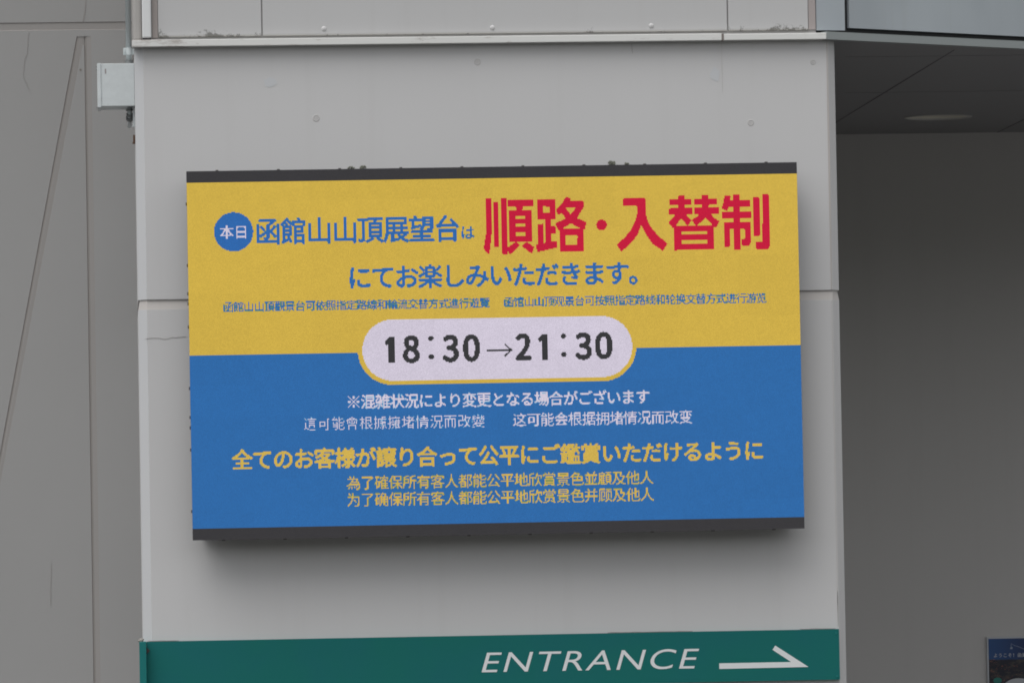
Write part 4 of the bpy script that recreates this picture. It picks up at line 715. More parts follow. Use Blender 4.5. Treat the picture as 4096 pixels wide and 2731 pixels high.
  0,2,0,2,0,1,0,1,0,7,3,1,20,2,0,2,10,1,1,0,1,0,2,0,3,0,1,0,7,0,3,4,0,6,2,0,1,1,1,1,2,1,3,5,0,2,1,1,14,5,0,12,3,1,7,5,1,2,0,1,
  0,5,0,1,4,1,1,0,1,0,8,0,5,7,1,7,5,0,10,6,0,9,1,1,1,2,0,1,3,0,4,10,0,3,0,1,0,1,0,2,4,0,10,0,1,0,7,1,7,7,0,8,0,2,12,5,0,11,0,1,
  0,2,0,27,0,1,5,0,2,4,1,1,4,1,0,9,0,1,1,0,1,13,0,1,6,0,1,0,1,1,47,1,1,10,2,0,1,0,2,9,0,1,0,2,0,57,0,1,0,1,0,5,1,0,8,0,1,93,
 ]),
 (12, 118, 246, 188, [3, 7], [
  7,0,1,23,0,1,4,0,1,37,0,1,14,0,1,19,0,1,8,0,1,62,0,1,6,0,1,6,1,1,22,1,0,4,1,0,12,2,0,9,1,0,3,6,0,4,1,0,6,4,0,4,1,0,5,1,0,8,1,0,
  4,1,0,4,0,1,3,1,0,5,2,0,7,2,0,1,8,0,2,13,0,2,5,0,2,1,0,8,0,1,3,1,1,2,0,1,3,1,0,1,0,1,0,8,1,11,2,0,4,1,0,2,1,0,2,1,0,1,0,1,
  0,1,1,6,2,0,2,2,0,7,1,0,3,1,0,4,1,0,4,1,0,6,1,0,7,1,0,1,9,0,4,1,0,2,5,0,1,1,0,4,1,0,5,2,0,8,0,1,1,1,0,6,1,0,7,0,1,0,1,0,
  12,1,0,2,1,0,7,1,0,1,1,0,6,1,0,1,1,0,2,0,1,21,1,0,4,6,0,1,2,0,7,7,1,0,2,0,3,5,0,1,1,0,4,1,0,3,3,0,1,8,1,2,3,0,13,1,0,4,1,0,
  2,2,0,3,0,1,0,1,1,1,0,1,0,7,0,7,1,0,6,1,0,7,0,2,12,1,0,2,6,0,2,2,0,2,3,2,0,2,0,6,6,0,13,1,0,9,0,1,1,1,0,4,0,1,2,2,0,8,0,2,
  4,1,0,3,6,0,4,1,0,2,1,0,2,0,2,2,0,1,4,1,0,2,1,0,3,0,1,1,1,0,3,4,0,3,1,0,1,0,1,0,1,0,4,2,0,1,0,1,3,0,1,0,1,0,10,1,0,6,1,0,
  3,11,0,7,1,0,1,0,1,0,1,0,3,1,0,3,1,0,1,1,0,1,3,1,1,1,0,1,1,0,16,6,0,2,1,0,11,1,0,4,1,0,3,1,0,1,1,0,1,2,0,1,1,0,1,1,0,5,2,0,
  2,1,0,4,1,0,4,1,0,2,1,0,1,0,1,0,1,1,7,1,0,5,5,0,4,1,0,1,9,0,2,0,1,0,1,0,1,0,1,0,9,0,2,2,0,2,1,0,6,1,0,3,1,0,2,1,1,1,0,1,
  0,1,0,2,1,0,7,1,0,1,2,0,2,0,2,2,0,1,0,2,1,5,0,1,0,1,1,0,1,0,1,1,0,3,6,0,5,1,0,4,1,0,2,1,0,5,1,0,2,2,0,2,4,0,4,1,0,1,1,0,
  4,1,0,1,1,0,5,2,0,2,1,0,4,1,0,4,1,0,2,1,0,3,4,0,4,1,0,1,3,1,0,1,0,2,1,0,5,1,0,4,2,0,5,0,1,1,1,0,17,8,0,3,1,0,2,1,0,3,1,0,
  2,1,0,3,6,1,0,1,0,2,1,0,8,1,0,2,1,0,3,0,1,1,1,0,14,1,0,4,1,0,2,1,0,5,0,1,3,1,0,1,1,0,8,1,0,1,0,2,0,3,1,1,1,0,4,2,0,1,1,0,
  1,1,0,1,1,1,6,2,0,1,1,0,1,6,0,4,2,0,4,5,0,4,1,0,3,2,1,7,1,0,2,8,0,9,1,0,2,1,0,5,1,0,2,1,0,3,1,0,2,1,0,3,1,0,6,0,2,1,1,0,
  3,0,1,1,1,0,2,1,0,2,2,0,1,1,0,2,1,0,3,6,0,5,1,0,4,1,0,2,1,0,5,5,0,1,1,0,3,1,0,18,0,1,0,1,0,3,1,0,1,0,1,3,1,0,2,2,0,2,1,0,
  2,0,1,0,1,0,5,3,0,2,1,0,1,2,0,2,1,0,5,1,0,1,4,0,3,1,0,4,1,0,2,1,1,5,1,0,9,1,0,2,1,0,5,1,0,2,1,0,3,1,0,2,1,0,3,1,0,7,1,2,
  3,0,1,3,1,0,9,1,0,3,1,0,4,1,0,5,6,0,2,1,0,9,1,0,1,1,1,0,2,0,6,8,0,4,1,0,1,1,0,3,1,0,2,3,0,4,1,0,2,1,0,1,0,1,1,1,2,0,1,0,
  4,1,0,1,3,1,0,1,1,0,2,0,5,2,1,1,1,0,4,1,0,4,1,0,2,8,0,5,1,0,2,0,2,2,1,0,5,1,0,2,1,0,3,1,0,2,1,0,3,1,0,7,2,0,7,10,0,1,1,0,
  3,1,0,4,1,0,5,1,0,7,1,0,5,5,0,1,1,0,9,1,0,6,1,0,6,1,0,3,1,0,2,0,1,0,1,0,5,1,0,2,1,0,2,0,1,1,1,1,5,1,0,3,1,0,1,1,0,1,0,1,
  0,1,0,4,2,0,3,6,0,4,1,0,2,2,0,4,0,1,0,1,0,4,1,1,2,1,0,3,1,0,5,1,0,2,1,0,3,1,0,2,1,0,3,1,0,3,1,0,3,2,0,6,3,0,4,1,1,3,2,0,
  21,1,0,9,1,0,1,1,0,4,1,0,4,1,0,6,1,0,6,1,0,3,1,0,3,1,0,5,1,0,2,1,0,3,2,0,1,1,0,4,1,0,3,0,1,1,1,0,2,1,0,3,1,0,5,1,0,4,1,0,
  4,1,0,2,2,0,4,2,0,4,1,0,3,1,0,3,1,0,2,1,0,2,1,0,2,1,0,3,1,0,2,1,0,3,4,0,3,2,1,0,1,0,4,1,0,3,1,0,1,0,1,0,1,0,4,1,0,2,2,0,
  19,1,0,9,1,0,1,1,0,4,1,0,4,1,0,6,1,0,6,1,0,2,0,1,0,3,0,2,2,0,3,1,0,1,1,0,2,1,0,2,1,0,2,1,0,3,1,0,2,1,0,2,5,0,8,6,0,4,1,0,
  2,1,0,6,1,0,3,1,0,2,0,1,0,1,0,4,1,0,1,0,1,3,1,0,2,1,0,3,1,0,2,1,0,3,1,0,5,2,0,2,0,1,0,1,0,6,0,1,0,4,1,8,0,1,0,5,1,10,3,0,
  7,2,0,3,4,0,5,1,0,6,1,0,6,0,1,3,0,1,5,0,1,2,1,1,1,0,1,4,1,1,5,1,0,2,0,1,3,0,1,12,0,1,4,1,0,4,1,0,2,0,1,4,2,0,7,1,0,5,2,1,
  3,1,0,8,1,1,8,0,1,8,0,1,0,2,0,7,0,1,0,2,
 ]),
 (13, 336, 246, 188, [3, 7], [
  8,1,0,22,2,0,4,1,0,12,2,0,9,1,0,2,0,1,0,6,0,4,1,0,2,0,1,0,7,0,3,1,0,14,1,0,4,2,0,7,1,0,6,1,0,10,7,1,24,1,1,11,1,0,7,1,1,5,2,0,
  5,14,0,2,1,0,1,0,1,0,1,0,2,1,0,2,2,0,7,3,0,9,1,0,2,7,0,4,1,0,2,8,0,3,1,0,3,8,0,3,1,0,4,2,0,3,1,0,3,1,0,2,9,0,1,0,1,0,1,0,
  3,8,0,2,13,0,1,6,0,2,1,0,6,13,0,2,1,0,1,10,0,11,2,0,3,1,1,2,1,1,1,4,0,7,2,0,1,0,1,0,1,1,6,2,0,2,1,0,5,1,0,3,0,1,0,1,0,2,1,0,
  6,1,0,3,1,1,2,1,0,2,1,0,3,1,0,3,1,0,2,7,1,3,2,0,4,0,1,0,1,0,6,0,1,0,1,0,2,1,0,6,1,0,7,2,0,12,1,0,1,0,1,0,1,0,10,1,1,1,2,0,
  14,2,0,13,2,0,2,0,1,0,6,0,1,1,0,8,0,1,0,2,0,4,2,0,3,5,1,0,7,0,2,13,0,1,5,0,1,1,0,2,1,0,3,1,0,2,0,1,0,1,0,4,2,0,1,2,0,3,2,0,
  1,9,0,4,1,1,1,1,0,6,1,0,7,1,0,13,1,0,1,6,1,3,1,0,1,1,0,2,2,0,1,1,0,7,1,0,4,2,0,5,5,1,2,2,0,10,1,0,4,1,0,2,12,0,3,2,0,2,2,0,
  3,0,1,0,1,0,4,1,0,2,2,0,2,2,0,5,1,0,3,8,0,1,5,0,2,4,1,2,0,1,0,2,0,1,1,0,3,2,0,10,1,0,6,1,0,2,12,0,7,1,0,1,2,0,2,2,0,3,2,0,
  1,1,0,2,2,0,1,2,0,2,2,0,2,2,0,3,1,0,5,2,0,3,2,0,2,2,0,3,5,1,1,6,0,1,2,0,1,0,1,0,6,0,2,1,0,3,2,1,1,1,0,5,1,0,4,1,0,2,1,0,
  3,1,0,6,1,0,3,1,0,2,1,1,1,2,0,3,1,0,2,10,1,0,1,0,1,0,1,0,9,0,6,1,0,5,2,0,2,2,0,2,1,0,2,2,0,2,1,0,3,8,0,2,1,1,2,0,1,0,1,0,
  2,1,0,2,2,0,2,1,2,0,2,0,4,3,1,5,2,0,3,2,0,2,2,0,3,1,0,3,2,0,1,0,1,0,4,0,18,3,0,1,7,0,4,1,0,2,9,0,2,1,2,1,1,0,2,1,0,3,1,0,
  3,1,0,4,2,0,5,1,0,1,1,0,3,7,0,7,8,0,2,2,0,2,1,0,2,2,0,2,1,0,3,1,0,3,0,1,0,1,0,1,1,0,2,1,0,7,1,0,2,2,0,6,1,0,5,2,0,6,2,0,
  3,2,0,2,2,0,3,6,0,1,1,0,7,12,0,2,3,1,1,1,1,1,1,0,5,0,1,0,3,0,1,1,0,3,1,0,5,4,0,1,1,0,2,1,0,2,0,1,0,1,0,3,1,0,2,8,0,3,1,0,
  2,2,0,5,1,0,4,1,1,2,2,0,1,2,0,4,2,0,2,1,0,2,2,0,2,1,0,3,1,0,6,1,2,0,1,0,4,10,0,4,1,0,4,4,0,5,2,0,3,2,0,2,2,0,3,1,1,2,2,0,
  1,1,0,2,2,0,3,12,0,2,1,0,1,1,0,2,1,0,2,1,0,2,2,0,1,3,0,2,1,0,3,1,0,4,3,0,2,9,0,3,1,0,1,4,0,3,0,1,0,1,0,3,1,0,2,8,0,3,0,1,
  0,1,0,3,2,0,1,2,0,4,2,0,2,1,0,2,2,0,2,1,0,3,1,0,7,2,1,4,10,0,4,1,0,2,3,0,2,0,1,0,1,1,3,7,0,2,2,0,3,1,0,3,2,0,1,3,1,7,2,0,
  3,1,0,4,1,1,1,1,0,2,1,0,2,0,1,0,2,1,4,1,0,2,8,0,3,1,0,2,2,0,2,1,0,3,1,0,3,3,0,1,2,0,3,2,0,3,1,0,2,2,0,5,1,0,3,1,0,4,1,1,
  1,2,0,4,2,0,2,1,0,2,2,0,2,1,0,3,1,0,7,2,0,7,1,1,3,0,1,0,1,0,5,1,0,1,2,0,6,1,0,3,2,0,7,2,0,3,6,0,1,1,0,9,2,0,4,2,0,6,1,0,
  2,1,0,3,2,0,5,1,0,1,0,1,0,3,0,4,1,0,3,1,0,2,1,0,3,1,0,3,1,0,1,3,0,3,7,0,3,1,0,2,8,0,2,2,0,4,1,0,2,2,0,2,1,0,1,2,0,2,1,0,
  2,2,0,2,1,0,3,1,0,1,0,1,0,2,0,3,2,0,8,2,0,1,2,0,5,3,1,20,2,0,3,1,0,3,2,0,1,1,0,4,1,0,3,2,0,4,0,1,0,3,0,5,1,0,2,1,0,4,1,1,
  4,1,0,1,1,1,0,2,0,4,1,0,3,1,0,2,1,0,3,1,0,3,1,0,1,1,0,5,2,0,4,1,0,3,1,0,2,2,0,5,1,0,2,1,0,4,2,0,2,2,0,2,1,0,1,2,0,2,1,0,
  2,2,0,2,1,0,2,4,0,4,1,1,0,2,0,8,3,0,5,2,0,2,10,0,8,0,1,0,4,0,3,1,0,3,2,0,1,1,1,2,0,1,0,1,0,2,11,1,4,1,0,2,4,0,2,2,0,2,2,0,
  1,1,0,1,7,0,3,1,0,1,2,0,3,1,0,2,2,0,7,7,0,3,1,0,2,2,0,5,1,0,5,0,1,0,2,0,3,0,1,0,4,0,1,2,0,2,1,0,2,2,0,2,1,0,2,2,0,4,2,1,
  2,3,0,2,4,1,1,4,1,8,3,1,11,0,1,0,3,0,4,1,0,2,2,0,3,4,0,19,1,0,2,1,0,6,0,1,1,2,0,2,0,1,1,0,1,0,1,0,4,1,0,2,2,0,1,0,1,4,0,1,
  1,2,0,8,0,1,0,1,0,4,1,0,3,1,0,7,2,1,5,0,1,6,0,1,0,2,0,2,1,1,7,0,1,0,2,0,8,1,0,8,2,0,8,0,1,0,2,
 ]),
 (14, 42, 278, 556, [5, 8], [
  10,1,1,83,0,1,0,1,0,14,1,1,5,0,1,5,0,1,22,0,1,5,0,1,9,0,1,176,0,1,6,0,1,11,0,1,14,0,2,189,4,0,58,2,0,22,3,0,12,3,0,4,2,1,4,3,0,18,4,0,
  3,3,0,8,2,0,12,1,0,25,3,0,57,0,1,0,1,1,4,2,0,66,4,0,4,3,0,2,7,0,1,2,1,6,3,0,3,2,0,4,3,0,31,0,2,149,4,0,58,3,0,13,19,0,4,3,0,4,3,0,
  3,3,0,9,3,0,6,6,0,2,0,1,0,2,1,1,0,1,0,13,0,5,3,0,23,4,0,57,3,0,4,3,0,7,19,0,4,2,1,31,5,1,3,3,0,1,8,0,1,2,0,7,3,0,3,2,0,3,3,0,
  32,3,0,18,3,0,8,2,0,5,2,1,8,3,0,18,0,1,0,1,0,15,3,0,15,6,1,12,2,0,23,6,0,18,0,1,0,8,0,10,0,1,0,5,0,14,2,1,12,21,0,3,3,0,2,0,1,0,12,0,
  7,3,0,7,5,0,3,3,0,1,15,0,4,3,0,2,5,0,15,5,0,40,0,1,0,8,1,6,0,1,0,3,0,4,3,0,7,19,0,4,3,0,31,6,0,2,12,1,0,3,0,4,20,0,29,3,0,18,3,0,
  5,0,1,0,5,0,3,0,1,0,3,0,8,3,0,9,12,0,14,3,0,15,10,1,8,3,0,21,3,0,1,4,0,8,18,0,8,10,0,12,2,0,4,0,1,1,2,0,5,21,0,3,3,0,2,13,0,7,3,0,
  7,5,1,0,20,0,5,3,1,0,7,0,13,8,0,29,19,0,6,3,0,6,3,0,6,18,0,5,3,0,3,0,1,0,9,0,6,18,0,1,13,0,1,6,0,1,20,0,3,3,0,10,1,0,12,3,0,1,0,1,
  0,1,0,14,0,1,0,2,1,6,5,1,2,3,0,9,3,0,9,12,0,14,3,0,15,0,1,0,9,0,8,3,0,4,10,0,6,0,1,0,3,1,2,4,0,6,19,0,7,12,1,6,11,0,1,4,0,3,3,0,
  4,3,0,8,3,0,1,20,0,7,3,0,5,4,0,3,13,0,2,5,1,5,7,1,0,4,0,11,4,0,2,4,0,28,18,0,6,4,0,6,4,0,7,2,0,4,3,0,3,3,0,6,2,1,3,11,0,5,15,0,
  3,4,0,1,16,0,1,3,0,1,12,1,0,3,0,3,3,0,9,3,0,6,12,0,9,0,1,3,7,0,3,6,0,2,3,0,9,3,0,9,3,1,2,0,1,0,4,0,15,3,0,23,0,2,8,3,0,4,10,0,
  5,4,1,4,5,0,4,0,1,0,7,0,1,5,0,10,0,1,0,4,0,1,3,0,2,4,0,5,12,0,1,0,1,0,4,1,1,3,0,3,10,1,1,24,0,6,7,0,3,3,0,3,0,1,0,12,0,2,6,0,
  4,0,1,0,5,0,4,3,1,8,5,0,4,4,1,26,7,2,0,4,0,11,3,0,8,4,0,6,3,0,3,3,0,3,3,0,5,3,0,4,10,1,6,12,0,5,10,0,2,6,1,3,3,0,1,16,0,3,3,0,
  9,4,0,4,13,0,8,12,0,4,2,0,5,3,0,3,0,2,4,7,0,11,4,0,16,9,1,26,3,0,4,10,0,3,0,1,0,4,0,7,0,1,0,4,0,12,3,0,12,3,1,2,3,0,4,3,0,4,10,1,
  4,4,1,1,2,0,1,0,1,0,12,0,1,2,0,1,0,1,0,20,0,1,14,0,1,3,1,3,6,1,0,13,0,4,5,0,6,3,0,6,6,0,6,5,1,32,3,1,11,3,0,4,1,0,5,3,1,5,3,0,
  3,3,0,2,0,1,0,2,1,5,3,0,38,19,0,3,3,0,1,16,0,3,3,0,10,3,0,4,0,1,0,9,1,10,11,1,11,3,0,3,13,0,9,0,1,0,3,1,17,10,0,9,0,1,0,7,0,9,3,0,
  16,5,1,8,6,0,9,3,0,12,3,0,4,3,0,4,4,0,7,0,1,0,2,0,10,2,0,4,6,0,3,4,0,8,3,0,3,0,1,0,10,0,2,14,0,2,3,0,3,20,0,4,4,0,7,3,0,4,21,0,
  9,0,1,0,6,0,14,4,0,11,4,0,3,3,0,4,0,1,0,3,1,5,3,0,2,3,0,2,3,0,6,3,0,39,18,0,7,13,0,6,3,0,10,3,1,8,3,0,3,7,1,6,4,0,5,0,1,0,1,1,
  7,3,0,3,12,1,8,4,0,19,9,0,6,14,0,7,3,0,15,22,0,8,3,0,12,3,0,4,3,0,5,3,0,8,2,0,14,9,0,1,4,1,8,4,0,1,13,0,2,2,0,1,0,1,0,3,0,3,3,0,
  2,3,1,2,0,1,0,5,0,1,0,1,0,11,0,5,4,0,7,3,0,4,21,0,6,12,0,12,3,0,11,4,0,4,3,0,5,4,1,4,3,0,2,3,0,1,0,1,0,2,0,7,3,0,41,2,0,2,9,0,
  1,3,0,6,13,0,6,3,0,11,3,0,8,3,0,2,9,0,6,3,0,3,9,0,4,3,0,9,3,0,11,8,1,15,3,0,12,14,1,6,2,1,15,0,1,0,17,1,0,2,0,8,3,0,12,3,0,4,0,1,
  0,2,1,5,3,0,8,10,0,6,4,0,2,7,0,9,20,0,4,0,1,0,2,1,4,2,1,2,3,0,2,6,1,0,12,0,5,3,1,7,3,0,5,2,0,16,1,0,4,16,0,10,0,1,0,2,1,11,3,0,
  4,3,1,6,3,0,5,3,0,2,3,0,1,3,0,7,3,0,38,15,0,3,2,1,4,15,0,5,3,0,11,3,0,7,3,0,3,9,0,6,3,0,3,9,0,4,2,1,9,3,0,10,11,1,13,3,0,12,4,0,
  8,3,0,6,2,0,25,3,0,17,3,0,12,3,0,4,3,0,6,3,0,7,12,0,6,1,0,4,0,1,0,6,0,9,19,0,5,3,0,5,3,0,2,3,1,1,19,0,5,3,0,8,3,0,28,6,0,7,3,0,
  10,3,0,13,1,0,4,0,1,0,3,0,8,1,0,2,0,1,0,19,0,3,3,0,38,15,0,3,2,0,4,16,0,5,3,0,11,0,1,0,2,1,6,3,0,18,3,0,10,0,1,5,2,0,10,3,0,9,7,1,
  0,5,1,12,3,0,24,3,0,5,0,1,0,2,0,25,3,0,17,3,0,12,3,0,4,3,0,6,3,0,6,14,0,8,11,1,6,9,0,2,3,0,2,0,1,0,2,0,5,3,0,5,2,0,4,3,0,1,0,1,
  0,5,0,1,0,1,0,10,1,5,3,0,8,3,0,7,15,0,7,2,0,10,3,0,10,3,0,18,3,0,4,0,1,7,21,0,2,3,1,38,6,1,0,7,0,9,16,0,5,3,0,12,3,0,6,3,0,18,3,0,
  16,2,1,0,1,0,8,3,0,7,0,1,0,4,0,8,3,0,12,3,0,24,3,0,5,3,0,1,0,1,23,3,1,16,3,0,12,3,0,3,0,1,0,3,0,6,3,0,4,0,1,0,5,1,6,4,0,3,0,1,
  0,8,0,1,10,0,1,5,1,0,5,0,1,3,1,1,3,0,4,0,1,0,2,1,4,0,1,0,2,0,4,2,0,2,20,0,4,3,0,8,3,0,7,15,0,19,3,0,10,3,0,17,4,0,3,3,0,6,21,0,
  2,5,0,2,2,0,13,3,0,17,19,0,4,16,0,5,3,0,4,2,0,6,3,0,5,3,1,17,3,0,17,5,0,7,3,0,6,4,1,9,3,1,7,7,0,24,3,0,5,5,1,1,3,0,13,14,0,11,3,0,
  12,3,0,3,3,0,7,3,0,3,0,1,0,6,0,8,3,0,2,21,0,1,5,0,3,0,1,0,10,0,5,3,0,5,3,0,8,20,0,4,0,1,0,2,0,7,0,1,0,3,0,7,15,0,19,3,0,10,3,1,
  15,0,1,0,3,0,4,4,0,14,3,0,11,5,0,1,3,0,13,3,0,17,6,1,0,12,0,4,16,0,5,3,0,4,3,0,5,3,0,5,3,0,3,3,0,12,3,0,3,2,0,12,4,1,7,3,0,6,3,0,
  3,4,0,5,3,0,5,11,0,22,3,0,5,5,0,2,3,0,13,14,0,11,4,0,11,3,1,1,4,0,6,3,1,3,3,0,2,2,0,8,3,0,2,20,0,1,6,0,4,9,0,6,3,0,5,3,0,8,7,0,
  2,6,1,0,3,1,14,3,0,8,3,0,9,3,0,19,3,0,11,3,0,15,3,0,6,4,0,13,3,0,11,4,0,2,3,0,13,3,0,17,6,0,1,6,1,0,2,0,1,2,0,4,16,0,5,0,1,0,3,0,
  3,3,0,5,3,0,5,3,0,3,2,1,11,0,1,0,3,0,2,0,1,0,2,0,12,4,0,8,3,0,7,1,0,3,7,0,3,3,0,4,14,0,19,4,0,5,0,1,0,4,0,2,3,0,18,3,0,18,4,0,
  11,7,0,6,4,0,4,3,0,2,2,0,7,4,0,6,13,0,4,2,0,1,3,0,4,0,1,0,8,0,5,3,0,6,3,0,8,3,0,1,8,0,1,6,0,14,4,0,8,3,0,9,3,0,17,0,1,0,3,1,
  11,4,0,13,3,1,7,3,0,13,3,0,11,4,0,2,3,0,13,3,0,17,6,0,1,6,0,1,2,0,1,2,0,4,16,0,6,3,0,2,3,0,6,0,1,0,2,0,4,3,1,3,2,0,12,3,0,3,3,0,
  12,4,0,7,3,0,11,8,0,2,3,0,5,3,0,4,9,0,16,4,0,7,4,0,2,3,0,18,3,0,18,0,1,0,5,0,9,6,1,4,0,1,0,4,0,5,3,0,2,2,0,6,4,0,7,3,0,7,3,0,
  5,0,1,1,3,0,3,11,0,4,3,0,5,0,1,0,3,0,8,3,0,1,7,0,3,4,0,13,0,1,0,4,0,9,3,0,9,3,0,14,0,1,0,6,0,13,5,0,10,16,0,12,3,0,11,4,0,2,12,0,
  4,4,0,10,0,1,5,6,1,0,6,0,1,2,0,1,2,0,4,16,0,6,8,0,13,3,0,4,3,0,6,0,1,4,3,0,3,3,1,11,4,0,6,0,1,0,3,0,11,3,0,3,7,0,5,3,0,4,3,0,
  2,5,0,13,5,0,8,3,0,3,12,0,9,3,0,19,0,1,0,7,0,7,4,1,2,7,0,6,7,0,2,7,1,7,3,0,7,3,0,7,3,0,1,5,0,1,3,0,1,4,0,2,3,0,2,7,0,9,8,0,
  1,2,2,0,5,1,9,7,0,10,15,0,11,9,0,15,8,0,5,18,0,11,3,0,11,3,1,3,11,0,5,15,0,4,13,0,1,2,0,1,2,0,4,0,1,0,15,0,7,6,0,13,4,0,4,11,0,2,4,0,
  4,10,0,4,3,1,5,4,0,12,4,1,1,6,0,6,5,1,0,4,0,3,4,0,9,8,0,9,3,0,4,11,0,1,20,0,12,6,0,14,6,0,8,6,0,2,6,0,9,13,0,7,3,0,1,3,2,0,4,0,
  2,4,1,0,3,0,2,7,0,9,7,0,2,6,0,1,4,1,6,7,0,11,15,0,11,7,0,18,6,1,5,0,1,0,13,1,0,3,0,11,3,0,11,3,0,5,0,1,0,9,0,5,0,1,0,14,0,3,21,1,
  1,0,1,0,6,1,2,7,1,7,4,1,13,3,0,6,9,1,2,3,0,5,10,0,5,2,0,5,4,1,13,10,0,7,0,1,0,9,0,4,0,1,0,1,0,9,7,1,10,3,0,5,9,1,1,20,0,14,0,1,
  0,3,0,15,2,1,12,3,0,3,4,0,11,13,0,7,3,0,2,1,0,2,5,0,3,2,0,2,2,0,4,4,1,10,6,0,2,0,1,0,5,0,3,4,0,6,4,1,13,15,0,11,3,1,23,0,1,0,3,0,
  7,0,1,13,0,1,0,3,0,10,3,0,12,2,0,22,0,1,0,10,1,4,4,0,2,23,0,6,7,0,8,0,1,15,0,1,0,2,0,8,0,1,0,5,1,3,3,0,7,8,0,5,0,1,6,3,1,15,7,1,
  10,6,1,17,4,0,13,3,0,105,3,0,7,0,1,0,2,0,7,0,1,0,2,0,5,4,0,29,2,0,7,2,0,8,1,0,25,3,0,10,2,0,64,1,1,11,3,0,59,14,0,2,3,0,12,0,1,0,2,0,
  172,
 ]),
 (15, 161, 308, 321, [5, 8], [
  3,0,1,3,0,1,31,1,0,8,0,1,22,0,1,7,0,1,14,1,0,14,1,0,10,0,1,13,1,0,4,0,2,37,0,1,6,1,0,9,0,1,3,0,1,7,0,1,3,1,0,4,0,1,21,0,1,20,1,0,
  36,0,1,4,1,0,11,0,2,9,2,0,2,1,1,7,11,0,3,4,1,3,0,1,0,1,0,7,10,1,3,0,1,0,3,1,2,4,0,6,2,0,9,0,5,0,2,5,8,1,0,10,1,1,2,1,0,1,5,0,
  3,1,0,1,1,0,2,2,0,9,2,0,3,1,1,5,12,0,3,2,0,5,0,1,0,1,0,6,0,1,0,3,0,2,0,1,0,1,0,7,0,1,0,1,0,2,1,1,2,1,0,5,11,0,6,2,3,8,0,1,
  0,1,0,5,2,0,7,1,0,3,6,0,1,0,1,0,9,0,7,2,0,4,1,1,10,2,0,10,1,0,2,1,0,8,12,0,2,4,1,0,8,1,3,1,0,1,2,0,5,1,1,1,0,1,0,2,1,3,3,1,
  4,13,0,1,14,0,7,1,0,8,7,0,1,1,2,0,2,0,2,1,1,1,2,0,1,2,0,1,3,0,5,1,0,4,0,1,0,1,0,5,12,0,3,2,0,2,2,0,1,0,1,0,1,0,5,2,1,4,2,0,
  5,0,1,0,12,0,3,2,7,0,2,0,5,7,0,8,2,0,4,1,0,5,6,0,3,1,1,4,0,2,0,2,3,0,2,0,7,1,0,2,1,0,2,1,1,10,2,0,7,11,0,13,2,0,4,1,1,2,1,0,
  1,0,1,0,1,0,3,1,1,2,2,0,1,2,0,5,1,1,1,0,1,0,1,0,5,2,0,6,13,0,1,2,0,3,1,0,6,2,0,7,1,0,10,1,1,1,1,0,2,1,0,2,2,0,1,6,0,1,3,1,
  6,2,0,5,2,0,5,1,0,3,2,0,3,1,0,4,2,0,2,2,0,1,0,1,0,1,0,1,2,0,2,1,0,6,6,0,1,2,0,10,1,1,2,11,0,4,2,0,4,1,0,6,0,1,0,12,0,2,1,0,
  4,1,2,0,4,0,5,2,0,3,2,0,6,2,0,2,1,0,2,1,1,1,2,0,7,2,0,12,1,0,3,2,0,11,2,1,5,1,0,3,0,1,1,1,0,1,2,0,1,0,1,2,0,1,0,1,1,1,2,0,
  5,1,1,1,0,1,0,5,0,1,2,0,9,1,0,10,0,2,2,7,0,1,0,2,6,0,1,0,1,1,9,1,1,0,2,0,2,1,0,2,1,0,2,3,2,0,4,0,4,0,1,2,0,1,0,1,0,7,2,0,
  4,2,0,2,2,0,2,2,0,2,5,1,0,2,0,1,0,1,0,4,0,2,1,0,5,0,1,0,1,0,4,1,0,1,0,2,1,8,0,1,1,0,3,11,0,3,2,4,0,2,3,3,0,1,0,12,0,2,6,1,
  0,6,0,4,2,0,3,1,0,6,0,1,0,1,1,2,1,0,2,5,0,7,2,0,11,2,0,3,1,1,10,2,0,7,1,0,4,7,0,2,2,1,1,8,1,1,0,1,0,1,3,0,1,0,1,6,1,3,9,0,
  5,0,1,0,2,0,4,2,0,9,3,0,6,8,1,0,1,0,1,2,0,9,0,1,0,1,0,3,0,1,0,1,0,2,1,1,2,0,1,0,1,0,4,1,1,4,1,0,2,2,0,2,1,0,5,2,0,2,5,0,
  2,1,0,2,7,1,1,1,0,2,1,0,4,8,0,9,0,1,0,1,0,7,13,0,6,2,0,1,0,1,0,1,0,6,6,0,1,1,0,3,2,0,4,2,0,3,5,0,2,2,1,2,5,0,1,0,1,0,1,0,
  7,2,0,10,0,1,0,8,0,8,2,0,7,0,1,0,6,1,1,0,1,0,1,0,3,3,1,4,0,1,0,1,0,5,0,1,0,1,0,3,1,0,1,7,0,2,0,1,0,2,6,0,1,1,3,2,0,1,2,0,
  2,2,0,10,3,0,9,2,0,4,1,0,1,1,1,2,0,1,0,5,0,2,5,1,1,2,0,3,2,0,4,0,1,0,1,0,4,1,1,1,2,0,1,2,0,5,2,0,1,3,2,0,1,0,2,1,0,2,1,0,
  2,1,1,1,1,0,1,0,1,0,1,0,1,0,2,4,0,8,3,0,1,0,13,0,3,1,0,3,0,1,0,1,0,3,2,0,3,1,0,2,2,0,1,0,1,0,1,0,2,1,0,3,1,0,1,1,0,1,1,0,
  2,6,0,4,3,0,5,2,0,1,3,1,0,4,0,1,1,1,1,0,1,0,1,0,6,0,1,0,2,1,9,1,0,6,0,1,0,1,0,8,2,0,7,2,0,1,4,1,1,0,1,0,1,0,5,1,1,4,0,1,
  0,1,0,5,0,1,0,1,3,0,1,0,1,2,0,2,1,0,3,0,1,0,3,0,6,1,1,7,0,1,0,3,0,11,1,0,1,1,1,7,5,0,2,1,0,2,1,0,2,0,1,0,1,0,3,1,0,2,0,1,
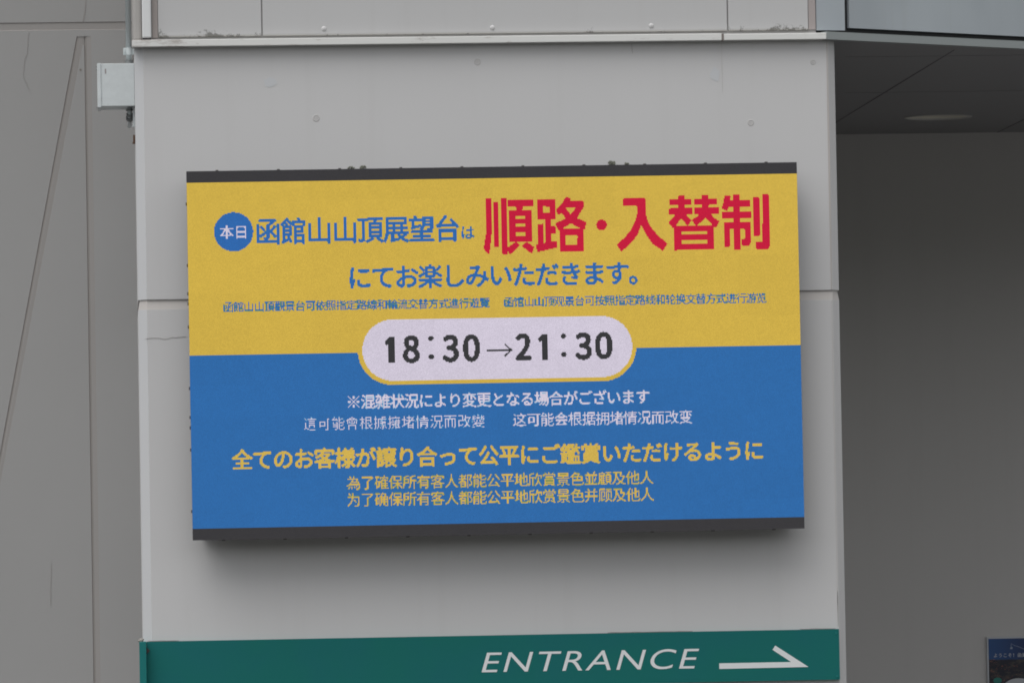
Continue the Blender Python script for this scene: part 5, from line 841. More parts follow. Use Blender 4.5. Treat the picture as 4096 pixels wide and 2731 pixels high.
  6,0,1,3,0,1,0,1,0,14,2,0,8,2,0,1,3,0,1,0,1,0,1,0,2,1,0,2,1,0,2,1,1,3,0,1,0,1,0,6,10,0,19,1,0,3,0,1,0,1,0,3,2,0,3,2,0,1,2,0,
  1,0,1,0,1,0,2,1,0,3,1,1,0,4,0,1,1,0,3,2,0,4,1,0,1,1,0,5,1,1,3,1,1,0,1,1,0,1,0,2,1,1,1,0,1,0,1,0,6,2,1,0,1,0,8,11,0,7,2,0,
  6,0,1,0,2,0,1,2,0,1,7,0,3,1,1,0,10,0,1,0,1,0,5,0,1,2,0,2,1,0,2,0,1,0,1,0,1,0,1,0,8,1,5,0,1,0,6,1,8,2,0,1,0,1,0,1,0,5,0,1,
  0,7,0,1,1,0,2,0,1,0,1,0,1,0,1,0,5,0,1,2,0,3,0,1,6,1,1,8,14,0,2,2,0,2,2,0,1,0,1,0,1,0,2,1,0,2,1,0,2,1,1,3,0,1,0,1,0,6,1,8,
  0,1,0,4,0,1,0,9,0,5,11,0,4,1,0,1,2,0,1,0,1,0,1,0,1,2,0,3,3,0,1,1,0,2,6,0,3,0,1,0,1,0,1,2,0,3,2,0,4,1,1,2,1,0,2,1,1,1,0,1,
  0,1,0,6,1,0,2,1,0,6,0,1,0,12,0,7,2,0,6,0,2,0,1,0,1,2,0,1,1,1,1,0,1,0,1,0,5,1,1,3,0,1,0,3,0,4,2,0,5,1,1,2,1,0,5,0,1,0,1,0,
  6,1,1,2,5,0,4,5,0,5,1,0,3,1,1,4,1,1,0,1,0,3,2,0,1,1,0,3,1,0,1,0,1,0,1,0,3,1,0,1,2,0,1,3,0,5,2,0,3,2,0,10,2,0,8,6,0,1,0,1,
  0,1,0,1,2,0,2,1,0,2,1,1,3,2,1,5,1,8,0,1,0,4,0,1,0,1,0,7,1,0,5,11,0,4,1,0,1,2,0,1,0,1,0,1,0,1,1,0,4,6,0,1,1,0,3,2,0,3,2,0,
  2,1,1,2,1,0,5,1,1,2,1,0,2,1,1,0,3,0,5,2,0,2,2,0,4,2,0,1,0,1,6,1,0,2,1,0,7,2,0,8,1,0,1,2,0,1,7,0,3,1,1,3,5,0,3,2,0,5,1,0,
  3,1,0,5,0,1,0,8,1,2,0,2,1,8,1,6,2,0,3,0,1,0,1,0,6,6,0,1,1,0,3,1,0,1,0,1,0,5,0,1,3,1,6,0,1,0,1,0,5,2,0,9,2,0,7,3,1,1,2,0,
  1,0,1,0,1,0,1,0,1,3,1,0,2,1,1,3,1,1,0,1,0,5,10,0,4,0,1,0,9,0,5,1,0,14,1,1,0,2,0,1,0,1,0,1,0,1,1,0,4,1,1,0,1,0,1,1,0,2,6,0,
  3,1,0,4,4,0,5,1,1,2,1,0,2,1,3,5,2,0,4,2,0,5,0,1,0,1,0,1,1,0,1,0,1,0,1,0,1,1,0,1,0,1,0,1,0,7,2,0,8,4,0,1,2,1,0,2,2,3,1,1,
  2,1,2,0,1,0,1,2,0,2,1,1,5,1,0,3,1,0,5,0,1,0,8,1,5,1,0,6,1,1,5,2,0,5,2,0,5,1,0,3,2,0,1,1,0,1,3,0,1,0,1,0,1,3,0,1,0,1,2,0,
  4,0,1,3,1,0,5,0,2,0,1,1,8,2,0,6,0,1,0,1,1,3,2,0,5,0,1,0,1,0,1,1,0,2,1,1,2,2,0,1,1,1,4,1,8,0,1,0,6,0,1,2,1,0,2,0,1,6,1,0,
  10,1,0,5,2,0,1,0,1,0,1,0,5,0,1,0,1,1,0,4,0,1,0,1,0,4,0,3,2,0,4,3,0,6,1,1,2,1,0,6,0,1,4,1,1,5,1,1,4,1,1,1,1,0,2,1,0,3,2,0,
  7,2,0,8,3,0,2,1,1,1,0,1,0,1,0,5,1,1,0,2,1,1,0,1,0,1,0,2,2,0,1,1,0,5,2,0,3,1,0,5,0,1,0,1,0,6,1,1,5,1,0,6,1,1,4,2,0,7,2,1,
  3,1,3,0,2,0,1,1,0,1,1,1,2,0,1,0,1,0,3,1,0,1,0,1,0,1,0,4,1,0,2,11,0,8,2,0,12,2,0,5,4,0,2,1,1,1,0,1,0,1,0,3,1,0,4,10,0,4,0,1,
  0,2,0,2,1,0,2,2,1,4,1,0,9,0,1,0,1,0,1,0,4,0,2,1,0,2,4,1,2,1,0,1,1,0,1,1,2,1,0,2,1,0,2,2,0,4,2,1,0,2,1,4,1,1,2,1,0,6,1,1,
  1,3,0,6,0,1,0,2,0,2,0,1,0,1,0,2,1,0,4,3,1,4,0,1,0,4,0,8,1,0,4,8,0,2,1,1,0,1,0,3,0,1,0,1,0,3,1,1,0,1,0,4,0,1,0,1,0,4,1,0,
  5,0,1,0,1,0,4,3,0,6,8,1,3,2,0,9,2,1,2,6,0,1,1,0,5,0,1,0,1,0,1,0,1,0,2,0,2,6,0,2,0,2,8,2,0,7,2,0,13,7,0,1,1,0,3,1,2,0,1,0,
  4,0,1,0,1,0,2,4,0,4,3,1,2,2,0,2,0,2,0,1,0,4,2,0,3,11,1,1,13,1,0,1,0,1,0,1,0,6,1,2,0,1,0,1,0,1,1,0,3,3,0,3,0,1,0,3,0,2,1,1,
  2,8,0,1,2,1,9,2,0,10,2,1,6,2,1,14,0,1,9,0,1,6,0,1,16,1,0,6,0,1,4,2,1,6,1,0,6,0,1,20,0,1,6,1,0,6,0,1,2,1,0,4,0,4,22,0,1,38,0,1,
  10,0,1,6,0,1,0,1,0,13,0,6,37,0,1,11,0,1,5,0,5,16,
 ]),
 (16, 162, 326, 320, [5, 8], [
  1,1,0,2,0,1,0,1,0,23,0,4,3,1,0,9,1,1,1,0,7,6,0,1,0,1,0,5,2,0,6,2,0,14,1,1,13,1,0,10,1,0,3,0,1,9,1,0,4,2,0,10,0,1,3,1,0,21,0,1,
  0,1,0,5,0,1,0,1,0,8,0,1,0,1,0,2,0,1,0,1,0,7,1,1,2,1,1,2,2,0,4,0,1,0,9,0,7,2,0,11,0,1,0,1,0,5,0,1,0,1,0,4,0,1,0,5,0,1,0,6,
  2,0,9,8,1,0,4,2,0,10,2,0,7,2,0,1,0,1,0,1,0,8,0,1,0,11,1,1,0,1,0,5,0,1,5,0,6,1,0,1,8,0,2,0,1,0,5,0,1,5,1,6,1,1,8,0,1,0,12,0,
  8,1,0,8,0,2,0,1,3,0,1,1,0,5,0,2,2,0,1,1,0,2,2,0,2,2,0,5,2,0,3,2,0,5,12,0,3,2,0,2,0,2,1,0,1,0,1,0,5,4,0,3,2,0,7,0,1,0,1,0,
  2,1,1,2,1,0,5,2,0,7,2,0,6,6,0,8,2,0,4,2,0,4,6,0,1,6,0,2,9,0,7,2,0,1,1,0,2,2,0,10,2,0,8,1,0,1,0,1,0,1,0,18,2,0,4,1,0,4,1,0,
  2,0,1,0,1,0,5,2,0,1,1,0,6,1,0,2,2,0,5,2,0,5,14,0,1,2,3,0,1,6,0,1,1,6,0,1,0,1,0,8,6,2,0,1,0,2,2,0,2,1,0,2,0,1,0,1,0,1,5,0,
  5,0,1,0,1,0,5,1,0,10,2,0,8,2,0,2,2,0,1,0,1,0,1,0,2,0,1,2,1,0,6,6,0,1,13,1,2,11,0,5,2,3,0,2,0,9,1,0,4,1,0,5,1,0,8,1,0,7,2,0,
  3,0,1,0,1,0,7,1,0,2,1,0,2,2,0,2,0,1,7,2,0,6,0,4,0,2,6,11,2,0,5,1,0,3,2,0,2,2,0,4,0,1,0,1,0,2,1,0,6,1,0,2,2,0,5,1,1,9,1,1,
  9,2,0,2,2,0,6,1,1,6,0,1,0,1,0,10,1,0,1,2,0,1,0,1,0,1,0,2,1,0,2,6,1,0,2,0,8,1,1,5,2,0,5,1,1,2,2,0,2,0,1,0,1,0,3,0,1,0,2,1,
  1,2,0,1,0,1,0,4,0,2,1,0,6,6,0,1,2,0,10,1,1,2,2,0,7,2,0,4,2,0,3,0,1,0,1,0,6,13,0,2,1,0,1,4,0,1,6,0,4,2,0,3,2,0,6,2,0,2,1,0,
  2,5,0,7,2,0,6,12,0,9,0,1,0,2,0,6,1,0,2,9,0,2,2,0,2,8,0,2,6,0,1,1,1,8,0,1,0,1,0,13,8,0,9,2,1,6,8,1,0,1,0,1,0,1,0,1,0,9,2,0,
  3,0,1,0,1,0,2,2,0,7,2,0,4,0,1,0,1,0,2,2,0,2,1,1,2,0,1,0,4,0,1,2,0,1,3,0,1,1,0,2,5,1,0,2,0,1,1,0,2,1,0,1,1,1,1,8,0,1,1,0,
  3,10,1,2,0,1,0,12,0,5,2,0,4,1,0,5,1,0,1,1,0,2,1,0,1,1,0,4,1,0,4,2,0,3,4,1,2,0,1,0,2,0,2,1,0,1,0,1,0,3,0,1,1,0,7,2,0,10,2,0,
  5,1,0,8,2,0,7,4,1,0,2,0,1,2,0,2,1,0,1,3,0,2,0,1,0,7,0,2,2,0,2,2,0,1,7,0,3,9,0,4,0,1,0,3,0,3,2,0,10,3,0,6,8,1,0,1,0,1,1,0,
  3,0,1,0,5,0,1,0,1,0,1,3,0,2,0,1,2,0,3,2,0,4,2,0,4,1,0,2,2,0,2,1,0,5,2,0,2,5,0,2,1,0,2,7,0,2,1,0,1,0,1,0,1,0,4,1,0,5,0,1,
  0,1,0,9,0,1,0,1,0,7,1,1,0,1,3,0,2,3,0,2,0,5,2,0,4,1,0,5,1,0,1,1,0,2,1,0,1,1,0,1,1,0,2,1,0,4,3,0,2,5,0,2,3,0,2,5,0,2,1,0,
  7,2,1,9,1,1,5,1,0,8,1,1,7,4,0,1,8,0,1,1,0,1,1,0,5,2,0,5,2,0,2,2,0,1,1,1,1,0,1,0,1,0,4,3,0,6,1,0,4,1,0,3,4,0,11,1,1,0,1,0,
  9,1,1,3,0,1,0,1,0,1,2,0,2,2,3,0,1,0,2,5,0,2,1,0,4,1,0,6,1,0,4,0,1,2,2,0,1,0,2,5,2,0,1,3,0,1,0,1,0,1,0,2,1,0,2,1,0,2,1,1,
  4,1,0,7,8,0,4,13,0,3,1,0,3,0,1,0,1,0,3,2,0,5,2,0,4,1,0,5,1,0,1,1,0,2,1,0,1,1,0,1,1,1,1,1,0,4,3,0,5,2,0,1,1,1,0,5,0,2,2,0,
  2,1,0,6,0,1,0,1,1,0,1,0,9,1,0,1,2,0,3,1,0,8,1,1,6,3,0,1,1,0,1,8,0,3,1,0,1,10,0,1,6,0,1,1,1,1,0,1,0,1,0,3,11,0,8,4,0,10,2,0,
  1,1,1,6,6,0,1,0,1,0,1,0,2,1,1,1,2,3,0,1,0,1,0,1,0,1,0,10,2,0,8,13,1,2,2,0,2,2,0,1,0,1,0,1,0,2,1,0,2,1,0,2,1,1,3,0,1,0,1,0,
  6,0,9,6,9,0,5,1,0,3,0,1,0,1,0,3,2,0,2,13,1,1,1,0,1,1,0,2,1,0,1,1,0,1,1,1,1,1,0,4,1,0,1,2,0,4,1,1,3,2,0,2,1,0,2,2,0,2,1,0,
  6,2,0,1,1,0,8,2,0,2,1,1,2,1,0,8,1,1,6,0,1,0,2,0,1,1,0,1,2,0,1,2,0,2,1,0,3,1,0,1,10,0,1,2,3,2,1,0,2,0,1,0,1,0,2,2,0,1,2,6,
  0,1,0,5,4,0,2,4,1,6,1,1,1,0,1,0,1,0,5,3,0,3,1,2,0,1,0,3,1,0,1,6,0,1,2,0,2,2,0,5,0,1,0,1,0,3,1,1,4,14,0,2,2,0,2,2,0,1,0,1,
  0,1,0,2,1,0,2,1,0,2,1,1,3,2,0,6,10,0,4,0,1,0,1,7,0,1,1,4,11,0,2,13,1,1,1,0,1,1,0,1,2,0,1,1,0,1,1,1,1,1,0,3,0,1,0,1,0,2,1,0,
  3,2,0,4,2,0,2,1,0,2,2,0,2,1,0,6,1,0,2,2,0,7,1,0,4,1,0,2,1,0,8,1,1,7,2,0,1,1,0,1,8,0,3,1,0,4,4,0,4,1,1,5,1,0,2,0,1,0,1,0,
  5,2,0,6,1,0,3,14,0,4,2,0,3,2,0,5,0,1,0,5,2,0,1,0,3,1,0,1,2,0,3,1,0,1,5,0,6,1,1,4,1,0,10,2,0,8,3,1,0,2,0,1,0,1,0,4,0,2,1,0,
  2,1,1,3,3,0,5,1,0,3,1,0,3,2,0,4,0,1,0,1,0,7,1,1,4,1,0,8,0,1,0,1,0,5,1,1,4,1,0,5,1,0,1,1,0,1,0,1,2,1,0,1,1,0,2,1,0,3,2,0,
  2,2,0,1,0,1,0,1,0,5,2,0,2,1,0,2,5,0,5,2,0,3,1,0,6,2,0,6,0,1,0,1,0,8,1,1,7,2,0,1,1,0,1,2,1,0,2,2,0,1,0,3,1,0,3,6,0,3,1,0,
  5,0,1,0,1,0,2,0,1,0,1,0,5,9,0,5,0,1,0,1,6,0,1,0,6,0,1,0,1,0,5,1,1,4,0,1,0,5,2,0,1,0,2,0,1,0,1,0,1,6,0,1,2,0,8,2,0,5,2,0,
  9,2,0,6,0,1,0,2,1,2,2,0,2,1,0,5,1,0,2,1,1,3,1,0,1,1,0,5,1,0,3,1,0,3,2,0,5,9,0,5,1,0,10,0,1,4,1,0,5,1,0,5,1,0,1,1,0,4,1,0,
  1,1,0,2,0,1,3,1,0,4,3,0,6,2,0,2,1,0,2,0,2,7,2,0,4,0,1,0,1,0,4,2,0,7,2,0,8,1,1,7,4,0,1,1,0,2,2,0,2,1,0,3,1,0,2,2,0,1,2,0,
  1,2,0,2,1,0,5,2,0,2,0,1,0,1,0,5,2,0,6,1,0,5,0,1,0,1,0,6,1,0,5,0,1,0,2,0,5,0,1,0,1,1,3,0,1,0,1,0,3,1,2,0,1,1,0,2,1,1,2,0,
  3,1,0,1,2,0,4,1,0,2,11,0,8,2,0,7,0,1,4,2,0,5,0,1,0,1,1,0,1,0,2,1,1,2,1,1,1,2,0,4,1,0,2,2,0,1,1,0,1,0,1,0,1,0,5,0,1,0,1,0,
  2,1,0,2,1,0,6,1,0,10,1,0,3,2,0,5,1,0,5,1,0,1,1,1,0,2,0,2,3,1,3,2,0,4,4,0,5,2,0,2,1,0,6,0,1,0,1,0,2,2,0,6,2,0,2,2,0,8,2,0,
  8,1,1,7,2,0,2,2,0,2,2,0,2,1,0,3,1,0,1,2,0,2,2,0,2,2,1,0,1,0,5,1,0,3,0,1,0,1,0,5,2,0,6,1,0,5,0,1,0,1,6,0,1,0,4,3,0,7,0,1,
  0,2,0,2,0,1,0,5,2,0,1,0,5,2,0,3,1,0,1,2,0,3,0,1,0,1,0,2,7,3,0,1,0,8,2,0,12,0,1,0,1,5,0,1,1,0,2,0,2,1,1,1,2,0,3,2,0,4,0,1,
  0,2,0,2,0,1,0,3,0,3,0,1,0,2,0,3,1,0,2,0,1,0,2,0,4,2,0,8,2,0,2,2,0,6,1,0,4,0,1,0,1,0,1,2,1,2,2,0,2,2,0,1,2,0,3,3,0,1,0,1,
  0,3,0,3,2,0,2,1,1,5,2,0,1,2,0,8,4,0,6,4,0,6,4,0,12,1,0,4,0,1,0,3,0,3,1,0,5,2,0,4,0,1,0,1,0,4,2,0,3,0,1,0,1,0,5,2,0,3,0,1,
  0,3,0,5,0,1,0,8,0,4,1,0,11,1,0,2,0,1,0,1,0,3,1,0,1,0,1,0,1,0,5,2,0,1,3,0,2,5,1,12,2,0,7,2,0,13,7,0,1,0,1,3,1,0,1,0,1,0,1,0,
  5,1,0,1,4,0,7,2,0,2,1,0,3,3,0,4,0,1,0,1,0,4,10,0,2,2,0,7,1,0,4,1,0,2,0,1,3,2,0,4,1,0,1,1,0,3,2,0,5,0,1,0,2,0,2,2,0,2,0,1,
  0,7,0,1,0,1,0,1,0,10,0,1,0,1,
 ]),
]
RIM = [(175, 467), (175, 467), (176, 467), (176, 467), (176, 466), (176, 466), (176, 466), (177, 466), (177, 465), (177, 465), (177, 465), (178, 464), (178, 464), (179, 464), (179, 463), (180, 463), (180, 462), (181, 461), (182, 461), (182, 460), (183, 459), (184, 458), (185, 457), (186, 456), (187, 455), (188, 454), (189, 453), (190, 452), (192, 450), (194, 449), (196, 447), (198, 444), (201, 442), (205, 438)]      # yellow rim round the lower half of the hours field: first and last column per row from row 180
NWL, NHL = 640, 360
img = [bytearray([9 if r < 180 else 10]*NWL) for r in range(NHL)]; seg = [bytearray(NWL) for r in range(NHL)]
for r, (c0, c1) in enumerate(RIM):
    for c in range(c0, c1): img[180+r][c] = 9
for sid, c0, r0, wd, cols, runs in LED:
    cyc = [0]+cols; pos = 0
    for k, n in enumerate(runs):
        code = cyc[k % len(cyc)]
        for q in range(pos, pos+n):
            if code: img[r0+q//wd][c0+q % wd] = code; seg[r0+q//wd][c0+q % wd] = sid
        pos += n
mats = [led_mat('led_'+n, c, SCR) for n, c in PALETTE]
def rects(want):
    """merge equal neighbouring cells of the wanted segments into rectangles"""
    done = [bytearray(NWL) for _ in range(NHL)]; out = []
    for r in range(NHL):
        c = 0
        while c < NWL:
            if seg[r][c] in want and not done[r][c]:
                k, s = img[r][c], seg[r][c]; e = c
                while e < NWL and img[r][e] == k and seg[r][e] == s and not done[r][e]: e += 1
                b = r+1
                while b < NHL and all(img[b][x] == k and seg[b][x] == s and not done[b][x] for x in range(c, e)): b += 1
                for y in range(r, b): done[y][c:e] = b'\1'*(e-c)
                out.append((c, e, r, b, k)); c = e
            else: c += 1
    return out
def led_mesh(rs):
    bm = bmesh.new(); used = sorted({k for *_, k in rs}); idx = {k: i for i, k in enumerate(used)}
    for c, e, r, b, k in rs:
        x0, x1 = -1.6+c*PITCH_LED, -1.6+e*PITCH_LED; z1, z0 = .9-r*PITCH_LED, .9-b*PITCH_LED
        f = bm.faces.new([bm.verts.new(p) for p in ((x0, 0, z0), (x1, 0, z0), (x1, 0, z1), (x0, 0, z1))]); f.material_index = idx[k]
    return bm, [mats[k] for k in used]
bm, ms = led_mesh(rects({0}))
for z0, z1 in ((-.96, -.9), (.9, .96)):
    f = bm.faces.new([bm.verts.new(p) for p in ((-1.6, 0, z0), (1.6, 0, z0), (1.6, 0, z1), (-1.6, 0, z1))]); f.material_index = len(ms)
face = sobj('display_face', bm, ms+[mats[0]])
for sid, nm, lab in ((3, 'badge', 'round blue badge'), (4, 'lettering', 'white characters inside the round badge'), (5, 'lettering', 'blue characters beside the round badge'),
                     (6, 'lettering', 'large red headline characters'), (7, 'lettering', 'blue sentence under the headline'), (8, 'lettering', 'small blue green line, left'),
                     (9, 'lettering', 'small blue green line, right'), (2, 'time_pill', 'white rounded field for the hours'), (10, 'lettering', 'black opening hours with arrow'),
                     (11, 'lettering', 'white sentence below the hours'), (12, 'lettering', 'thin broken white line, left'), (13, 'lettering', 'white line, right'),
                     (14, 'lettering', 'bold yellow sentence'), (15, 'lettering', 'upper thin yellow line'), (16, 'lettering', 'lower thin yellow line')):
    rs = sorted(rects({sid}))
    if sid in (6, 10):                       # words standing apart become pieces of their own
        groups = []
        for r in rs:
            if groups and r[0]-max(q[1] for q in groups[-1]) < 7: groups[-1].append(r)
            else: groups.append([r])
    else: groups = [rs]
    for g in groups:
        bm, ms = led_mesh(g); o = sobj(nm, bm, ms, face); o['label'] = lab

# dark moss on the wall above the screen
for i, (px, py, s) in enumerate(((1404, 670, .012), (1450, 669, .016), (2446, 652, .017), (2505, 654, .012))):
    bm = bmesh.new(); p = at(px, py, -.006)
    for k in range(16):
        r = s*random.uniform(.22, .5)
        mtx = Matrix.Translation((p.x+random.gauss(0, s*.5), -.004-random.random()*.006, p.z+random.uniform(-.5, .35)*s)) @ Matrix.Diagonal((1, .4, random.uniform(.6, 1.1), 1))
        bmesh.ops.create_icosphere(bm, subdivisions=1, radius=r, matrix=mtx)
    for v in bm.verts: v.co += Vector((random.uniform(-1, 1), 0, random.uniform(-1, 1)))*s*.06
    o = obj('moss_patch', bm, m_moss)
    tag(o, ['small dark moss spot above the screen, left of the pair near the left end', 'dark moss spot above the screen, right of the pair near the left end',
            'wide moss tuft above the right half of the screen', 'faint moss tuft just right of the wide one above the screen'][i], 'moss', 'moss along the top of the screen')

# ---------------------------------------------------------------- ENTRANCE sign
SG = thing('entrance_sign', (0, 0, 1.0), 'long teal ENTRANCE sign with a white arrow below the screen', 'sign')
YG = -.028
c_tl, c_tr, c_br = at(586, 2570, YG), at(3356, 2514, YG), at(3360, 2716, YG)
bm = bmesh.new(); hgt = c_tr.z-c_br.z
pts = [(c_tl.x, c_tr.z-hgt), (c_br.x, c_tr.z-hgt), (c_tr.x, c_tr.z), (c_tl.x, c_tr.z)]
prism(bm, pts, YG, -.0004); obj('sign_panel', bm, m_sign, SG)
bm = bmesh.new(); f0, f1 = at(557, 2572, -.085).x, at(585, 2572, -.085).x
box(bm, f0, f1, -.085, .04, c_tr.z-hgt-.004, c_tr.z+.001, .002); obj('end_cap', bm, m_signfin, SG)
bm = bmesh.new(); p = at(596, 2598, YG)
prism(bm, [(f1+.0005, p.z+.014), (f1+.0005, p.z-.022), (f1+.019, p.z-.003)], YG-.004, YG-.0003); obj('corner_bracket', bm, mat('dark_bracket', (.06, .035, .035), .7), SG)
# lettering: built-in font, slanted and stretched to the measured size
cu = bpy.data.curves.new('lettering', 'FONT'); cu.body = 'ENTRANCE'; cu.size = 1; cu.resolution_u = 8; cu.offset = -0.004; cu.space_character = 1.12
to = bpy.data.objects.new('lettering', cu); C.objects.link(to)
dg = bpy.context.evaluated_depsgraph_get(); me = bpy.data.meshes.new_from_object(to.evaluated_get(dg)); bpy.data.objects.remove(to)
for p_ in me.polygons: p_.use_smooth = False
xs = [v.co.x for v in me.vertices]; ys = [v.co.y for v in me.vertices]; x0, x1, y0, y1 = min(xs), max(xs), min(ys), max(ys)
capB = at(1926, 2688, YG); capT = at(1951, 2606, YG); endB = at(2776, 2673, YG)
H = capT.z-capB.z-.002; Wd = endB.x-capB.x
for v in me.vertices:
    zz = (v.co.y-y0)/(y1-y0); xx = (v.co.x-x0)/(x1-x0)
    v.co = Vector((capB.x+xx*Wd+zz*H*.30, 0, capB.z+zz*H))
bm = bmesh.new(); bm.from_mesh(me); bpy.data.meshes.remove(me)
r = bmesh.ops.extrude_face_region(bm, geom=bm.faces[:])
for v in bm.verts: v.co.y = YG-.0012
for g in r['geom']:
    if isinstance(g, bmesh.types.BMVert): g.co.y = YG-.0002
o = obj('lettering', bm, m_letter, SG)
for p_ in o.data.polygons: p_.use_smooth = False
bm = bmesh.new()
ar = [(2877, 2651), (2877, 2673.5), (3234, 2665.5), (3101, 2580), (3090, 2597), (3164, 2645.5)]
prism(bm, [(at(u, v, YG).x, at(u, v, YG).z) for u, v in ar], YG-.0012, YG-.0002); obj('arrow', bm, m_letter, SG)
for u, v in ((3345, 2530), (3349, 2703)):
    p = at(u, v, YG); bm = bmesh.new(); tube(bm, (p.x, YG-.003, p.z), (p.x, YG+.002, p.z), .0065, 14); obj('screw', bm, m_signfin, SG)
# grime along the upper edge of the sign
bm = bmesh.new()
for a, b in ((3200, 3352), (2430, 2790), (590, 720)):
    q = [Vector((at(u, 2520, YG).x, -.012, c_tr.z+.001+random.uniform(0, .002))) for u in range(a, b, 18)]
    ribbon(bm, q, .004, (0, -1, 0)); obj('grime_line', bm, m_seal, SG); bm = bmesh.new()
bm.free()
bm = bmesh.new(); p = at(566, 2560, -.03)
for k in range(12):
    bmesh.ops.create_icosphere(bm, subdivisions=1, radius=random.uniform(.005, .011), matrix=Matrix.Translation((p.x+random.uniform(-.016, .014), -.03+random.uniform(-.02, .02), c_tr.z+.004+random.uniform(-.002, .008))))
tag(obj('bird_dropping', bm, mat('grey_droppings', (.24, .23, .21), .9)), 'grey crusty lump on the upper left corner of the teal sign', 'dirt')

# ---------------------------------------------------------------- junction box and conduit on the pier's left flank
YJ = .30
jl, jr, jt, jb = at(402, 256, YJ), at(541, 256, YJ), at(450, 255, YJ).z, at(450, 425, YJ).z
JB = thing('junction_box', (XL, YJ+.13, jb), 'square galvanised junction box fixed to the left flank of the pier', 'junction box')
bm = bmesh.new(); box(bm, jl.x, XL-.0005, YJ, YJ+.26, jb, jt, .002); obj('box_body', bm, m_galv, JB)
ll = at(388, 256, YJ-.006)
bm = bmesh.new(); box(bm, ll.x, jl.x+.001, YJ-.006, YJ+.266, jb-.006, jt+.0015, .002); obj('lid', bm, m_galv, JB)
bm = bmesh.new(); p = at(422, 286, YJ); box(bm, p.x-.0035, p.x+.0035, YJ-.001, YJ+.001, p.z-.013, p.z+.013); obj('label_plate', bm, mat('faded_label', (.30, .27, .27), .6), JB)
for u, v in ((386, 268), (386, 280), (387, 432)):
    p = at(u, v, YJ+.02); bm = bmesh.new(); tube(bm, (ll.x-.006, YJ+.02, p.z), (ll.x+.003, YJ+.02, p.z), .004, 10); obj('screw', bm, m_dkmetal, JB)
xp = at(514, 150, YJ+.1).x; yp = YJ+.10; rp = .0150
CN = thing('conduit_pipe', (xp, yp, jt), 'vertical steel conduit pipe rising from the top of the junction box', 'pipe')
bm = bmesh.new(); tube(bm, (xp, yp, jt+.012), (xp, yp, ZTOP-.3), rp, 28); obj('pipe', bm, m_pipe, CN, smooth=True)
bm = bmesh.new()
for z0, z1, r in ((jt+.0, jt+.008, rp+.011), (jt+.008, jt+.022, rp+.006), (jt+.022, jt+.025, rp+.010)): tube(bm, (xp, yp, z0), (xp, yp, z1), r, 6 if r > rp+.007 else 24)
obj('coupling', bm, m_dkmetal, CN)
zc0, zc1 = at(500, 221, yp).z, at(500, 193, yp).z
bm = bmesh.new(); tube(bm, (xp, yp, zc0), (xp, yp, zc1), rp+.004, 24); box(bm, xp-.029, XL+.0, yp-.004, yp+.004, zc0, zc1, .001); box(bm, xp-.026, xp-.012, yp-.014, yp+.014, zc0+.003, zc1-.003, .002)
tube(bm, (xp-.021, yp-.022, (zc0+zc1)/2), (xp-.021, yp+.02, (zc0+zc1)/2), .004, 10); obj('clamp', bm, m_pipe, CN)
FC = thing('conduit_elbow', (xp, yp, jb), 'short dark conduit elbow bending away below the junction box', 'pipe fitting')
bm = bmesh.new(); pts = [(xp, yp, jb-.001)]+[(xp, yp+.045-.045*math.cos(a), jb-.016-.045*math.sin(a)) for a in [math.pi/2*i/6 for i in range(7)]]+[(xp, yp+.5, jb-.061)]
sweep(bm, pts, .0125); obj('elbow_tube', bm, m_pipe, FC, smooth=True)
bm = bmesh.new(); tube(bm, (xp, yp, jb-.020), (xp, yp, jb-.008), .020, 6); tube(bm, (xp, yp+.010, jb-.052), (xp, yp+.024, jb-.060), .020, 16); tube(bm, (xp, yp, jb-.034), (xp, yp+.006, jb-.043), .0185, 16); obj('locknut', bm, m_dkmetal, FC)
bm = bmesh.new(); p0, p1 = at(534, 440, yp-.05), at(534, 506, yp-.05)
box(bm, p0.x-.004, XL-.0006, yp-.05, yp-.02, p1.z, p0.z, .001); box(bm, p0.x-.009, XL-.0006, yp-.052, yp-.018, p1.z-.002, p1.z+.004, .001)
tag(obj('mounting_strap', bm, m_galv), 'narrow steel strap on the pier flank under the junction box', 'strap')
bm = bmesh.new(); p0, p1 = at(533, 537, yp), at(533, 573, yp)
box(bm, p0.x-.001, XL-.0006, yp, yp+.03, p1.z, p0.z-.004, .002); box(bm, p0.x-.005, XL-.0008, yp+.004, yp+.026, p1.z-.003, p1.z+.006, .001)
tag(obj('rusty_anchor', bm, m_rust), 'small rusty anchor stub on the pier flank', 'anchor')

# ---------------------------------------------------------------- downlight in the soffit
DL = thing('downlight', (pc.x, pc.y, zs), 'round unlit downlight set in the dark entrance soffit', 'ceiling light')
bm = bmesh.new(); seg_ = 48
prof = [(RL*.93, .010), (RL*.93, -.004), (RL*.95, -.007), (RL*1.0, -.006), (RL*1.01, -.001)]
def turn(bm, prof):
    rs = [[bm.verts.new((pc.x+r*math.cos(2*math.pi*k/seg_), pc.y+r*math.sin(2*math.pi*k/seg_), zs+h)) for k in range(seg_)] for r, h in prof]
    for a, b in zip(rs, rs[1:]):
        for k in range(seg_): bm.faces.new((a[k], a[(k+1) % seg_], b[(k+1) % seg_], b[k]))
    return rs
turn(bm, prof); obj('trim_ring', bm, m_lamp_trim, DL)
bm = bmesh.new(); rs = turn(bm, [(RL*.925, .004), (RL*.90, .03), (RL*.80, .075), (RL*.62, .105), (RL*.60, .12)]); bm.faces.new(rs[-1]); obj('reflector', bm, m_lamp_glass, DL, smooth=True)
bm = bmesh.new(); rs = turn(bm, [(RL*.30, .119), (RL*.30, .085), (RL*.24, .07), (RL*.12, .064)])
bm.faces.new(rs[-1]); obj('diffuser', bm, m_lamp_glass, DL, smooth=True)

